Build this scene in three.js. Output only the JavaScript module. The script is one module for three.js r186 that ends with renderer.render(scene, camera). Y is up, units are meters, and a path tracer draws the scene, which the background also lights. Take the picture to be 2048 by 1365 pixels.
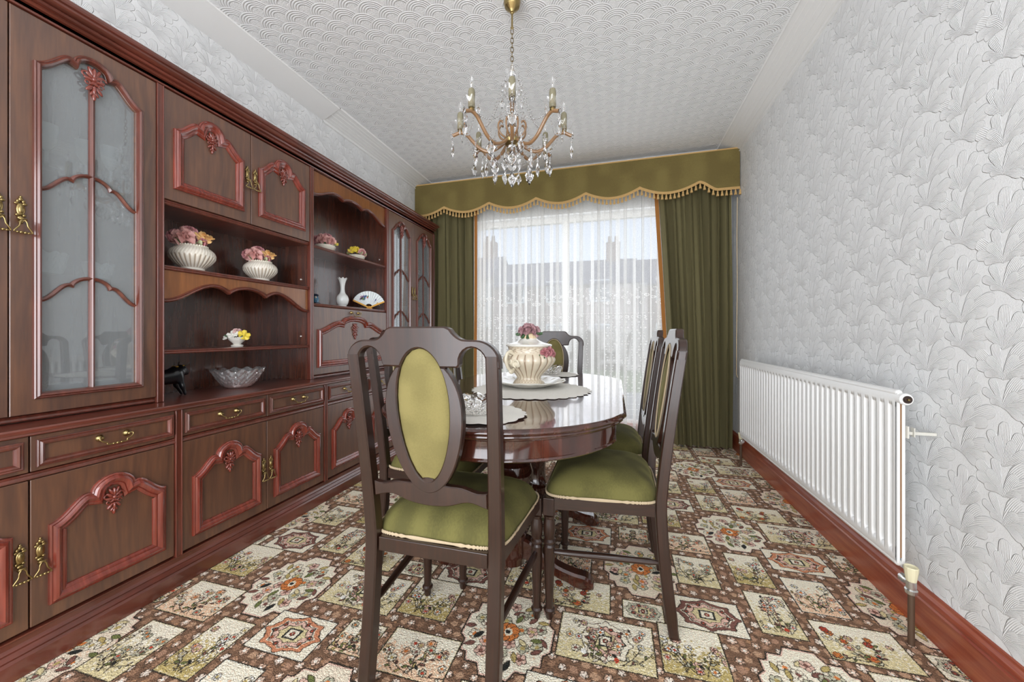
import * as THREE from 'three';
import { mergeGeometries, mergeVertices, toCreasedNormals } from 'three/addons/utils/BufferGeometryUtils.js';
import { RoundedBoxGeometry } from 'three/addons/geometries/RoundedBoxGeometry.js';
import { MarchingCubes } from 'three/addons/objects/MarchingCubes.js';
import { RectAreaLightUniformsLib } from 'three/addons/lights/RectAreaLightUniformsLib.js';

// ---------------------------------------------------------------- camera, sky, light, exposure
const scene = new THREE.Scene();
const F = 745;                                             // focal length in pixels of the 2048 x 1365 frame
const camera = new THREE.PerspectiveCamera(2 * Math.atan(682.5 / F) * 180 / Math.PI, 2048 / 1365, 0.05, 200);
camera.position.set(0, 1, 0);
camera.rotation.y = Math.atan(206 / F);
camera.setViewOffset(2048, 1365, 0, 14.5, 2048, 1365);     // vertical lens shift
const SKY = 0.37;
scene.background = new THREE.Color().setRGB(0.78 * SKY, 0.91 * SKY, 1.12 * SKY);
const renderer = new THREE.WebGLRenderer({ antialias: true });
renderer.toneMapping = THREE.LinearToneMapping;
renderer.toneMappingExposure = 2.45;
renderer.shadowMap.enabled = true;
RectAreaLightUniformsLib.init();
// room (metres): camera at the origin, window wall ahead at -Z
const XL = -2.03, XR = 1.01, ZW = -3.74, ZR = 1.55, H = 2.60;
const WIN = { x0: -1.52, x1: 0.56, y0: 0.10, y1: 2.20 };    // window behind the net
const REAR = { x0: -1.70, x1: 0.80, y0: 0.08, y1: 2.25 };   // unseen glazed doors, added to brighten the room from behind the camera
function areaLight(name, win, z, dir, power) {
  const l = new THREE.RectAreaLight(new THREE.Color().setRGB(0.975, 0.995, 1.03), power, win.x1 - win.x0 - 0.1, win.y1 - win.y0 - 0.1);
  l.name = name;
  l.position.set((win.x0 + win.x1) / 2, (win.y0 + win.y1) / 2, z);
  l.lookAt(l.position.x, l.position.y, z + dir);
  scene.add(l);
}
areaLight('window_daylight', WIN, ZW - 0.05, 1, 0.78);
areaLight('rear_fill', REAR, ZR - 0.02, -1, 2.75);  // added fill light at the unseen rear opening, far stronger than the sky

// ---------------------------------------------------------------- helpers
let seed = 7;
const rnd = () => { seed = (seed * 1664525 + 1013904223) >>> 0; return seed / 4294967296; };
const rr = (a, b) => a + (b - a) * rnd();
const PI = Math.PI, sin = Math.sin, cos = Math.cos;
const V = (x, y, z) => new THREE.Vector3(x, y, z);
const taken = {};
function numbered(n) { const k = taken[n] = (taken[n] ?? -1) + 1; return k ? n + '_' + String(k).padStart(3, '0') : n; }
function shade(o) { o.traverse((c) => { if (c.isMesh) { c.castShadow = true; c.receiveShadow = true; } }); return o; }
function tag(o, label, category, group) { o.userData.label = label; o.userData.category = category; if (group) o.userData.group = group; return o; }
function thing(name, label, category, pos = [0, 0, 0], turn = 0, group) {
  const o = new THREE.Group(); o.name = numbered(name); scene.add(o);
  o.position.set(...pos); o.rotation.y = turn;
  return tag(o, label, category, group);
}
function clean(g) { const q = g.index ? g.toNonIndexed() : g; for (const k of Object.keys(q.attributes)) if (!['position', 'normal', 'uv'].includes(k)) q.deleteAttribute(k); if (!q.attributes.normal) q.computeVertexNormals(); if (!q.attributes.uv) q.setAttribute('uv', new THREE.Float32BufferAttribute(new Float32Array(q.attributes.position.count * 2), 2)); return q; }
function merge(list) { const a = list.flat(9).filter(Boolean).map(clean); return a.length === 1 ? a[0] : mergeGeometries(a); }
function part(name, geo, m, parent) {
  const o = new THREE.Mesh(Array.isArray(geo) ? merge(geo) : geo, m); o.name = parent ? name : numbered(name);
  (parent ?? scene).add(o); return o;
}
function mono(name, geo, m, label, category, pos, turn, group) { const o = part(name, geo, m); if (pos) o.position.set(...pos); if (turn) o.rotation.y = turn; return tag(o, label, category, group); }
function struct(name, geo, m) { const o = new THREE.Mesh(Array.isArray(geo) ? merge(geo) : geo, m); o.name = name; o.userData.kind = 'structure'; scene.add(o); return o; }
function copyOf(src, pos, turn, label) { const o = src.clone(); o.name = numbered(src.name.replace(/_\d{3}$/, '')); o.position.set(...pos); o.rotation.set(0, turn, 0); o.userData = { ...src.userData, label }; scene.add(o); return o; }
// box given by centre; uv in metres
function uvMetres(g) {
  g.computeVertexNormals?.();
  const p = g.attributes.position, n = g.attributes.normal, uv = new Float32Array(p.count * 2);
  for (let i = 0; i < p.count; i++) {
    const ax = Math.abs(n.getX(i)), ay = Math.abs(n.getY(i)), az = Math.abs(n.getZ(i));
    if (ax >= ay && ax >= az) { uv[2 * i] = p.getZ(i); uv[2 * i + 1] = p.getY(i); }
    else if (ay >= az) { uv[2 * i] = p.getX(i); uv[2 * i + 1] = p.getZ(i); }
    else { uv[2 * i] = p.getX(i); uv[2 * i + 1] = p.getY(i); }
  }
  g.setAttribute('uv', new THREE.BufferAttribute(uv, 2)); return g;
}
function box(w, h, d, x = 0, y = 0, z = 0) { const g = new THREE.BoxGeometry(w, h, d).toNonIndexed(); g.translate(x, y, z); return uvMetres(g); }
function span(x0, x1, y0, y1, z0, z1) { return box(x1 - x0, y1 - y0, z1 - z0, (x0 + x1) / 2, (y0 + y1) / 2, (z0 + z1) / 2); }
// box with small chamfers on all edges (26 faces)
function cbox(w, h, d, x = 0, y = 0, z = 0, r = 0.003) {
  const g = new RoundedBoxGeometry(w, h, d, 1, Math.min(r, w / 2.1, h / 2.1, d / 2.1)); g.translate(x, y, z);
  const q = g.index ? g.toNonIndexed() : g; const p = q.attributes.position, n = q.attributes.normal, uv = new Float32Array(p.count * 2);
  for (let i = 0; i < p.count; i++) {
    const ax = Math.abs(n.getX(i)), ay = Math.abs(n.getY(i)), az = Math.abs(n.getZ(i));
    if (ax >= ay && ax >= az) { uv[2 * i] = p.getZ(i); uv[2 * i + 1] = p.getY(i); } else if (ay >= az) { uv[2 * i] = p.getZ(i); uv[2 * i + 1] = p.getX(i); } else { uv[2 * i] = p.getX(i); uv[2 * i + 1] = p.getY(i); }
  }
  q.setAttribute('uv', new THREE.BufferAttribute(uv, 2)); return q;
}
const cspan = (x0, x1, y0, y1, z0, z1, r) => cbox(x1 - x0, y1 - y0, z1 - z0, (x0 + x1) / 2, (y0 + y1) / 2, (z0 + z1) / 2, r);
function lathe(pts, seg = 32, crease = 0.6) { const g = new THREE.LatheGeometry(pts.map((p) => new THREE.Vector2(Math.max(p[0], 0), p[1])), seg); return toCreasedNormals(g, crease); }
function smooth(pts, n) { return new THREE.SplineCurve(pts.map((p) => new THREE.Vector2(p[0], p[1]))).getPoints(n).map((p) => [p.x, p.y]); }
function tube(pts, r, seg = 24, rad = 8, closed = false) { return new THREE.TubeGeometry(new THREE.CatmullRomCurve3(pts.map((p) => (p.isVector3 ? p : V(...p))), closed, 'centripetal'), seg, r, rad, closed); }
function ball(r, x = 0, y = 0, z = 0, w = 12, h = 8, sx = 1, sy = 1, sz = 1) { const g = new THREE.SphereGeometry(r, w, h); g.scale(sx, sy, sz); g.translate(x, y, z); return g; }
function at(g, x = 0, y = 0, z = 0, rx = 0, ry = 0, rz = 0, s = 1) { g.applyMatrix4(new THREE.Matrix4().compose(V(x, y, z), new THREE.Quaternion().setFromEuler(new THREE.Euler(rx, ry, rz)), typeof s === 'number' ? V(s, s, s) : V(...s))); return g; }
// sweep a profile [(a, b)] (a to the left of travel, b out of the plane) along a plane path in x, y with mitred corners
function sweep(path, prof, closed, crease = 0.5) {
  const n = path.length, m = prof.length, pos = [], idx = [];
  for (let i = 0; i < n; i++) {
    const P = path[i], A = closed || i > 0 ? path[(i - 1 + n) % n] : null, B = closed || i < n - 1 ? path[(i + 1) % n] : null;
    const d = (p, q) => { const l = Math.hypot(q[0] - p[0], q[1] - p[1]) || 1; return [(q[0] - p[0]) / l, (q[1] - p[1]) / l]; };
    const u = A ? d(A, P) : d(P, B), v = B ? d(P, B) : u, n1 = [-u[1], u[0]], n2 = [-v[1], v[0]];
    let mx = n1[0] + n2[0], my = n1[1] + n2[1]; const l2 = mx * mx + my * my; const k = Math.min(2 / Math.max(l2, 0.35), 4); mx *= k; my *= k;
    for (const [a, b] of prof) pos.push(P[0] + mx * a, P[1] + my * a, b);
  }
  const rows = closed ? n : n - 1;
  for (let i = 0; i < rows; i++) for (let j = 0; j < m - 1; j++) {
    const a = i * m + j, b = ((i + 1) % n) * m + j; idx.push(a, b, a + 1, a + 1, b, b + 1);
  }
  if (!closed) for (const [r, flip] of [[0, 0], [n - 1, 1]]) for (let j = 1; j < m - 1; j++) { const q = [r * m, r * m + j, r * m + j + 1]; if (flip) q.reverse(); idx.push(...q); }
  const g = new THREE.BufferGeometry(); g.setAttribute('position', new THREE.Float32BufferAttribute(pos, 3)); g.setIndex(idx);
  const q = toCreasedNormals(g, crease); const pp = q.attributes.position, uv = new Float32Array(pp.count * 2);
  for (let i = 0; i < pp.count; i++) { uv[2 * i] = pp.getX(i); uv[2 * i + 1] = pp.getY(i); } q.setAttribute('uv', new THREE.BufferAttribute(uv, 2)); return q;
}
function plate(pts, depth, z = 0, bevel = 0, holes = [], curveSegments = 12) {      // extruded outline in x, y
  const sh = new THREE.Shape(pts.map((p) => new THREE.Vector2(...p))); for (const h of holes) sh.holes.push(new THREE.Path(h.map((p) => new THREE.Vector2(...p))));
  const g = new THREE.ExtrudeGeometry(sh, { depth: depth - 2 * bevel, bevelEnabled: bevel > 0, bevelSize: bevel, bevelThickness: bevel, bevelOffset: -bevel, bevelSegments: 1, curveSegments }); g.translate(0, 0, z + bevel);
  return toCreasedNormals(g, 0.5);
}
// grid surface f(u, v) -> [x, y, z], u and v in 0..1
function grid(nu, nv, f, uvScale = [1, 1]) {
  const pos = [], uv = [], idx = [];
  for (let j = 0; j <= nv; j++) for (let i = 0; i <= nu; i++) { pos.push(...f(i / nu, j / nv)); uv.push(i / nu * uvScale[0], j / nv * uvScale[1]); }
  for (let j = 0; j < nv; j++) for (let i = 0; i < nu; i++) { const a = j * (nu + 1) + i, b = a + nu + 1; idx.push(a, a + 1, b, a + 1, b + 1, b); }
  const g = new THREE.BufferGeometry(); g.setAttribute('position', new THREE.Float32BufferAttribute(pos, 3)); g.setAttribute('uv', new THREE.Float32BufferAttribute(uv, 2)); g.setIndex(idx); g.computeVertexNormals(); return g;
}
// textures
function noiseAt(px, py, s) { // tiled value noise with period px, py
  const h = (x, y) => { let n = Math.imul((((x % px) + px) % px) + 374761393 * 0 + s * 101, 374761393) + Math.imul((((y % py) + py) % py), 668265263); n = Math.imul(n ^ (n >>> 13), 1274126177); return ((n ^ (n >>> 16)) >>> 0) / 4294967296; };
  return (x, y) => { const ix = Math.floor(x), iy = Math.floor(y), fx = x - ix, fy = y - iy, u = fx * fx * (3 - 2 * fx), v = fy * fy * (3 - 2 * fy); const a = h(ix, iy), b = h(ix + 1, iy), c = h(ix, iy + 1), d = h(ix + 1, iy + 1); return a + (b - a) * u + (c - a) * v + (a - b - c + d) * u * v; };
}
function texOf(w, h, f, { srgb = false, rx = 1, ry = 1 } = {}) { // f(x, y in 0..1) -> [r, g, b] or grey, 0..1
  const data = new Uint8Array(w * h * 4);
  for (let y = 0, o = 0; y < h; y++) for (let x = 0; x < w; x++, o += 4) { const c = f((x + 0.5) / w, (y + 0.5) / h); const a = typeof c === 'number' ? [c, c, c] : c; for (let k = 0; k < 3; k++) data[o + k] = Math.max(0, Math.min(255, a[k] * 255)); data[o + 3] = 255; }
  const t = new THREE.DataTexture(data, w, h); t.magFilter = t.minFilter = THREE.LinearFilter; t.wrapS = t.wrapT = THREE.RepeatWrapping; if (srgb) t.colorSpace = THREE.SRGBColorSpace; t.repeat.set(rx, ry); t.needsUpdate = true; return t;
}
const rgb = (h) => { const c = new THREE.Color(h); return [c.r, c.g, c.b]; };
const mat = (o) => new THREE.MeshPhysicalMaterial(o);
// ---------------------------------------------------------------- materials of the room
function woodTex(dark, light, seedN, freq = 1) { // vertical grain (v along the grain), tile 0.5 m x 1 m
  const a = noiseAt(64 * freq, 8, seedN), b = noiseAt(160 * freq, 24, seedN + 1), c = noiseAt(6, 5, seedN + 2), d = noiseAt(24, 6, seedN + 3);
  const D = new THREE.Color(dark), L = new THREE.Color(light), s = (c) => { const q = c.clone().convertLinearToSRGB(); return [q.r, q.g, q.b]; }, ds = s(D), ls = s(L);
  return texOf(512, 512, (x, y) => { const w = c(x * 6, y * 5) * 0.06; const t = 0.35 * a((x + w) * 64 * freq, y * 8) + 0.25 * b(x * 160 * freq, y * 24) + 0.4 * d((x + w) * 24, y * 6); const k = Math.max(0, Math.min(1, (t - 0.5) * 1.6 + 0.5)); return [0, 1, 2].map((i) => ds[i] + (ls[i] - ds[i]) * k); }, { srgb: true, rx: 2, ry: 1 });
}
const M = {};
M.door = mat({ map: woodTex('#4c2c1c', '#6e452b', 3), roughness: 0.42, ior: 1.95, clearcoat: 0.4, clearcoatRoughness: 0.25 });
M.frame = mat({ map: woodTex('#50261b', '#703628', 9), roughness: 0.3, ior: 1.6, clearcoat: 0.7, clearcoatRoughness: 0.12 });
M.mould = mat({ map: woodTex('#64251a', '#8c3a2a', 45), roughness: 0.27, ior: 1.6, clearcoat: 0.8, clearcoatRoughness: 0.1 });
M.inner = mat({ map: woodTex('#3c2018', '#5e3527', 15), roughness: 0.26, ior: 1.7, clearcoat: 0.6, clearcoatRoughness: 0.1 });
M.amber = mat({ map: woodTex('#75451f', '#935a2c', 21), roughness: 0.32, ior: 1.6, clearcoat: 0.5, clearcoatRoughness: 0.2 });
M.chair = mat({ map: woodTex('#22130c', '#341d13', 27), roughness: 0.36, clearcoat: 0.35, clearcoatRoughness: 0.16 });
M.table = mat({ map: woodTex('#2e1610', '#4a251a', 33), roughness: 0.14, clearcoat: 0.8, clearcoatRoughness: 0.04 });
M.skirt = mat({ map: woodTex('#85331f', '#a65a3c', 39), roughness: 0.4, clearcoat: 0.4, clearcoatRoughness: 0.22 });
M.brass = mat({ color: '#a08c5f', metalness: 1, roughness: 0.3 });
M.glass = mat({ color: '#ffffff', transmission: 1, thickness: 0, roughness: 0.0, ior: 1.5 });
M.crystal = mat({ color: '#ffffff', transmission: 1, thickness: 0.02, roughness: 0.02, ior: 1.52 });
M.cut = mat({ color: '#f4f6f6', transmission: 0.86, thickness: 0.02, roughness: 0.03, ior: 1.52 });
M.white = mat({ color: '#eeeeec', roughness: 0.6 });
M.gloss = mat({ color: '#f1f0ec', roughness: 0.25, clearcoat: 0.4, clearcoatRoughness: 0.2 });
// embossed wallpaper: half-drop sprays of lobed leaves, one tile 0.252 m x 0.316 m
function leafHeight() {
  const W = 768, Hh = 960, TW = 0.252, TH = 0.316, hm = new Float32Array(W * Hh);
  const gr = noiseAt(220, 276, 5), gr2 = noiseAt(90, 113, 6);
  for (let y = 0; y < Hh; y++) for (let x = 0; x < W; x++) hm[y * W + x] = 0.10 + 0.10 * gr(x / W * 220, y / Hh * 276) * gr2(x / W * 90, y / Hh * 113);
  // a lobe: spine is a quadratic curve from the base, width swells towards a round tip
  function lobe(bx, by, cx, cy, tx, ty, wid, top) {
    const N = 60, pts = []; let len = 0;
    for (let i = 0; i <= N; i++) { const t = i / N, a = (1 - t) * (1 - t), b = 2 * t * (1 - t), c = t * t; pts.push([a * bx + b * cx + c * tx, a * by + b * cy + c * ty]); }
    const sx = W / TW, sy = Hh / TH; let x0 = 9, x1 = -9, y0 = 9, y1 = -9;
    for (const p of pts) { x0 = Math.min(x0, p[0] - wid); x1 = Math.max(x1, p[0] + wid); y0 = Math.min(y0, p[1] - wid); y1 = Math.max(y1, p[1] + wid); }
    for (let py = Math.floor(y0 * sy); py <= y1 * sy; py++) for (let px = Math.floor(x0 * sx); px <= x1 * sx; px++) {
      const X = px / sx, Y = py / sy; let best = 9, bi = 0;
      for (let i = 0; i <= N; i++) { const d = (pts[i][0] - X) ** 2 + (pts[i][1] - Y) ** 2; if (d < best) { best = d; bi = i; } }
      const t = bi / N, q = pts[Math.min(bi + 1, N)], p = pts[Math.max(bi - 1, 0)], dx = q[0] - p[0], dy = q[1] - p[1], l = Math.hypot(dx, dy) || 1;
      const e = (X - pts[bi][0]) * (-dy / l) + (Y - pts[bi][1]) * (dx / l), along = (X - pts[bi][0]) * dx / l + (Y - pts[bi][1]) * dy / l;
      if (Math.abs(along) > 0.002) continue;
      const w = wid * (0.16 + 0.84 * Math.min(1, t / 0.62) ** 0.9) * (t > 0.8 ? Math.sqrt(Math.max(0, 1 - ((t - 0.8) / 0.2) ** 2)) : 1); if (w < 1e-4 || Math.abs(e) > w) continue;
      const k = Math.abs(e) / w, edge = Math.min(1, (1 - k) / 0.10), vein = Math.pow(Math.abs(sin((e / wid) * 4.2 * PI)), 0.5);
      const h = 0.22 + (0.30 + 0.44 * top * t ** 0.8) * (0.55 + 0.45 * edge) + 0.30 * (vein - 0.7) * Math.min(1, (1.12 - t) * 1.6) * edge + 0.07 * (gr(px / W * 220, py / Hh * 276) - 0.5);
      const ix = ((px % W) + W) % W, iy = ((py % Hh) + Hh) % Hh; hm[iy * W + ix] = h;
    }
  }
  for (const [ox, oy] of [[0.063, 0.01], [0.189, 0.168]]) {
    const S = 0.074, fans = [ // base height, lobes [bend x, y, tip x, y, half width] from the back to the front
      [2.15, [[-0.32, 0.75, -0.52, 1.2, 0.20], [0.42, 0.8, 0.62, 1.32, 0.21], [0.02, 0.9, 0.08, 1.62, 0.24], [-0.36, 0.35, -0.66, 0.66, 0.17], [0.45, 0.35, 0.80, 0.72, 0.19], [-0.12, 0.6, -0.22, 1.05, 0.18], [0.2, 0.55, 0.36, 0.98, 0.18]]],
      [1.05, [[-0.3, 0.95, -0.30, 1.28, 0.19], [-0.75, 0.75, -1.02, 0.98, 0.26], [-0.7, 0.45, -1.05, 0.42, 0.22], [0.32, 0.95, 0.85, 1.30, 0.26], [0.65, 0.72, 1.42, 0.92, 0.28], [0.6, 0.35, 1.12, 0.40, 0.24], [-0.42, 0.22, -0.72, 0.08, 0.15], [0.3, 0.25, 0.62, 0.18, 0.16], [-0.3, 0.55, -0.62, 0.75, 0.19], [0.2, 0.6, 0.5, 0.88, 0.19]]],
      [0.0, [[-0.3, 0.7, -0.46, 1.02, 0.17], [-0.5, 0.45, -0.80, 0.55, 0.16], [0.25, 0.72, 0.62, 1.12, 0.25], [0.55, 0.55, 1.22, 0.62, 0.27], [0.5, 0.2, 1.0, 0.02, 0.22], [0.3, 0.0, 0.66, -0.32, 0.17], [-0.3, 0.2, -0.5, 0.16, 0.12], [0.2, 0.42, 0.52, 0.55, 0.17]]]];
    let k = 0; for (const [y0, L] of fans) for (const [cx, cy, tx, ty, w] of L) lobe(ox, oy + y0 * S, ox + cx * S, oy + (y0 + cy) * S, ox + tx * S, oy + (y0 + ty) * S, w * S, 0.75 + 0.25 * ((k++ % 10) / 10));
  }
  return texOf(W, Hh, (x, y) => hm[Math.floor(y * Hh) * W + Math.floor(x * W)], { rx: 1 / TW, ry: 1 / TH });
}
const leaf = leafHeight();
M.paper = mat({ color: '#eeefef', roughness: 0.6, bumpMap: leaf, bumpScale: 0.006 });
// embossed ceiling: overlapping fans of concentric ridges, arcs rounding towards the camera
function fanHeight() {
  const R = 0.0775, ROW = 0.052, TW = 2 * R, TH = 2 * ROW, st = noiseAt(60, 40, 11);
  return texOf(768, 512, (u, v) => {
    const X = u * TW, Y = v * TH; let h = 0; // rows further from the camera lie on top
    for (let r = Math.floor((Y - R) / ROW); r <= (Y + R) / ROW && !h; r++) for (let c = -2; c <= 2; c++) {
      const cx = c * TW + (((r % 2) + 2) % 2 ? R : 0), d = Math.hypot(X - cx, Y - r * ROW) / R;
      if (d <= 1) { h = d < 0.42 ? 0.40 + 0.3 * st(u * 60, v * 40) : 0.30 + 0.7 * Math.pow(Math.abs(sin((d - 0.42) / 0.58 * 4 * PI)), 0.8); break; }
    }
    return h;
  }, { rx: 1 / TW, ry: 1 / TH });
}
M.ceil = mat({ color: '#f0f1f1', roughness: 0.7, bumpMap: fanHeight(), bumpScale: 0.005 });
// ---------------------------------------------------------------- structure
function planeUV(g, f) { const p = g.attributes.position, uv = new Float32Array(p.count * 2); for (let i = 0; i < p.count; i++) { const q = f(p.getX(i), p.getY(i), p.getZ(i)); uv[2 * i] = q[0]; uv[2 * i + 1] = q[1]; } g.setAttribute('uv', new THREE.BufferAttribute(uv, 2)); return g; }
M.floorTmp = mat({ color: '#a08a6a', roughness: 0.95 });
const floorMesh = struct('floor', planeUV(span(XL - 0.2, XR + 0.2, -0.2, 0, ZW - 0.2, ZR + 0.2), (x, y, z) => [x, -z]), M.floorTmp);
struct('ceiling', planeUV(span(XL - 0.2, XR + 0.2, H, H + 0.2, ZW - 0.2, ZR + 0.2), (x, y, z) => [x, z]), M.ceil);
struct('wall_left', planeUV(span(XL - 0.2, XL, 0, H, ZW, ZR), (x, y, z) => [-z, y]), M.paper);
struct('wall_right', planeUV(span(XR, XR + 0.2, 0, H, ZW, ZR), (x, y, z) => [z, y]), M.paper);
function wallWithHole(name, w, z0, z1) {
  const g = [span(XL - 0.2, w.x0, 0, H, z0, z1), span(w.x1, XR + 0.2, 0, H, z0, z1), span(w.x0, w.x1, 0, w.y0, z0, z1), span(w.x0, w.x1, w.y1, H, z0, z1)];
  return struct(name, planeUV(merge(g), (x, y) => [x, y]), M.paper);
}
wallWithHole('wall_window', WIN, ZW - 0.24, ZW);
wallWithHole('wall_rear', REAR, ZR, ZR + 0.24);
function windowOf(name, w, z, nx, rail) {
  const g = new THREE.Group(); g.name = name; g.userData = { kind: 'structure' }; scene.add(g);
  const t = 0.055, dx = (w.x1 - w.x0) / nx, d = 0.03;
  part('frame', [span(w.x0, w.x0 + t, w.y0, w.y1, z - d, z + d), span(w.x1 - t, w.x1, w.y0, w.y1, z - d, z + d), span(w.x0 + t, w.x1 - t, w.y0, w.y0 + t, z - d, z + d), span(w.x0 + t, w.x1 - t, w.y1 - t, w.y1, z - d, z + d)], M.gloss, g);
  for (let i = 1; i < nx; i++) part('mullion', span(w.x0 + i * dx - t / 2, w.x0 + i * dx + t / 2, w.y0 + t, w.y1 - t, z - d, z + d), M.gloss, g);
  for (let i = 0; i < nx; i++) part('pane', span(w.x0 + i * dx + t * 0.5, w.x0 + (i + 1) * dx - t * 0.5, w.y0 + t, w.y1 - t, z - 0.003, z + 0.003).applyMatrix4(new THREE.Matrix4()), M.glass, g);
  return g;
}
windowOf('window_1', WIN, ZW - 0.12, 2);
windowOf('window_2', REAR, ZR + 0.12, 3);  // unseen window, added behind the camera to carry the fill light
// ---------------------------------------------------------------- patterned carpet (one repeat 0.9 m x 0.9 m, drawn in millimetres)
function carpetTexture() {
  const N = 2048, MM = N / 900, cv = document.createElement('canvas'); cv.width = cv.height = N;
  const c = cv.getContext('2d');
  const CREAM = '#f2e3cb', DARK = '#30281d', BROWN = '#765843', OLIVE = '#b8a468', LIME = '#d5c698', PEACH = '#e6bd9c', PINK = '#dcb5a3', RED = '#b9432a', ORANGE = '#cf7a3c', GREEN = '#6d7440', BLACK = '#22231f', PLUM = '#7b5146', SAGE = '#c0bda4';
  const pick = (a) => a[Math.floor(rnd() * a.length)];
  function blot(x, y, r, col, n = 9) { c.fillStyle = col; c.beginPath(); for (let i = 0; i < n; i++) { const a = i / n * 2 * PI, q = r * rr(0.65, 1.2); c[i ? 'lineTo' : 'moveTo'](x + q * cos(a), y + q * sin(a)); } c.closePath(); c.fill(); }
  function line(pts, col, w) { c.strokeStyle = col; c.lineWidth = w; c.lineJoin = 'round'; c.lineCap = 'round'; c.beginPath(); pts.forEach((p, i) => c[i ? 'lineTo' : 'moveTo'](...p)); c.stroke(); }
  function leafAt(x, y, l, a, col, edge = DARK) { c.save(); c.translate(x, y); c.rotate(a); c.beginPath(); c.moveTo(0, 0); c.quadraticCurveTo(l * 0.45, -l * 0.42, l, 0); c.quadraticCurveTo(l * 0.45, l * 0.42, 0, 0); c.fillStyle = col; c.fill(); c.lineWidth = 2.0; c.strokeStyle = edge; c.stroke(); c.restore(); }
  function bloom(x, y, r, col, mid, n = 6) { for (let i = 0; i < n; i++) { const a = i / n * 2 * PI + 0.3; c.beginPath(); c.arc(x + r * 0.62 * cos(a), y + r * 0.62 * sin(a), r * 0.46, 0, 2 * PI); c.fillStyle = col; c.fill(); c.lineWidth = 2.0; c.strokeStyle = DARK; c.stroke(); } blot(x, y, r * 0.45, mid, 8); }
  function sprig(x, y, len, a, petals) {
    const pts = [], bend = rr(-0.9, 0.9); for (let i = 0; i <= 12; i++) { const t = i / 12, b = a + bend * t; pts.push([x + cos(b) * len * t, y + sin(b) * len * t]); }
    line(pts, DARK, 2.4); for (let i = 3; i < 12; i += 2) leafAt(...pts[i], rr(13, 22), a + bend * i / 12 + (i % 4 < 2 ? 0.9 : -0.9), pick([SAGE, OLIVE, GREEN, CREAM, PLUM, LIME]));
    bloom(...pts[12], rr(10, 15), pick(petals), pick([ORANGE, RED, OLIVE, PLUM]));
  }
  function rect(x, y, w, h, ground, fn) {
    c.save(); c.translate(x, y); c.beginPath(); c.rect(-w / 2, -h / 2, w, h); c.fillStyle = CREAM; c.fill(); c.clip();
    if (ground) for (let i = 0; i < w * h / 22; i++) { const yy = Math.pow(rnd(), 0.55) * h - h / 2; if (yy > h * rr(-0.25, 0.25)) blot(rr(-w / 2, w / 2), yy, rr(1.5, 5), ground, 6); }
    fn(w, h); c.restore();
    c.lineWidth = 4.6; c.strokeStyle = DARK; c.strokeRect(x - w / 2, y - h / 2, w, h); c.lineWidth = 1.6; c.strokeStyle = rnd() < 0.5 ? LIME : '#f6eedb'; c.strokeRect(x - w / 2 + 2.6, y - h / 2 + 2.6, w - 5.2, h - 5.2);
  }
  const branch = (pet) => (w, h) => { for (let k = 0; k < 7; k++) sprig(rr(-w * 0.2, w * 0.2), h * 0.42, rr(0.45, 0.85) * h, -PI / 2 + (k - 3) * 0.36 * (w > h ? 1.3 : 0.8), pet); for (let k = 0; k < 9; k++) bloom(rr(-w * 0.42, w * 0.42), rr(-h * 0.4, h * 0.4), rr(9, 14), pick(pet), pick([RED, ORANGE, OLIVE])); leafAt(-w * 0.1, h * 0.32, 22, -0.4, GREEN); leafAt(w * 0.12, h * 0.3, 20, -2.4, BLACK); };
  const bird = (w, h) => { branch([CREAM, PINK, '#f5efe2'])(w, h); blot(-w * 0.22, h * 0.3, 11, '#f5efe2', 11); blot(w * 0.12, h * 0.34, 10, RED, 7); line([[0, h * 0.4], [w * 0.1, -h * 0.1], [-w * 0.1, -h * 0.35]], PLUM, 3); for (let i = 0; i < 6; i++) leafAt(rr(-w * 0.3, w * 0.3), rr(-h * 0.4, 0), 14, rr(0, 6), pick([PLUM, BLACK, SAGE])); };
  const medallion = (main) => (w, h) => {
    for (const [s, col] of [[1, DARK], [0.96, main], [0.78, CREAM], [0.74, DARK], [0.70, pick([PINK, PEACH])], [0.5, DARK], [0.47, LIME]]) { c.fillStyle = col; c.beginPath(); for (let i = 0; i <= 96; i++) { const a = i / 96 * 2 * PI, q = (0.82 + 0.16 * Math.abs(cos(4 * a)) + 0.05 * cos(16 * a)) * s; c.lineTo(q * w * 0.48 * cos(a), q * h * 0.47 * sin(a)); } c.fill(); }
    for (let i = 0; i < 10; i++) { const a = i / 10 * 2 * PI; bloom(0.64 * w * 0.46 * cos(a), 0.64 * h * 0.46 * sin(a), 7.5, pick([main, CREAM, PLUM]), RED, 5); }
    c.fillStyle = BLACK; c.fillRect(-w * 0.115, -h * 0.13, w * 0.23, h * 0.26); c.fillStyle = CREAM; c.fillRect(-w * 0.085, -h * 0.095, w * 0.17, h * 0.19); bloom(0, 0, 8, RED, CREAM, 6);
  };
  function star(x, y, R, tone) {
    const P = (k) => { const q = [], f = [[1.0, 0.30], [0.86, 0.42], [0.86, 0.70], [0.72, 0.72], [0.66, 0.92], [0.40, 0.92], [0.28, 1.16]]; for (const [sx, sy, rev] of [[1, 1, 0], [-1, 1, 1], [-1, -1, 0], [1, -1, 1]]) { const g = f.map(([a, b]) => [a * sx * R * k, b * sy * R * k]); if (rev) g.reverse(); q.push(...g); } return q; };
    c.save(); c.translate(x, y);
    for (const [k, col] of [[1, DARK], [0.965, PINK], [0.94, tone]]) { c.fillStyle = col; c.beginPath(); P(k).forEach((p) => c.lineTo(...p)); c.closePath(); c.fill(); }
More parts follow.
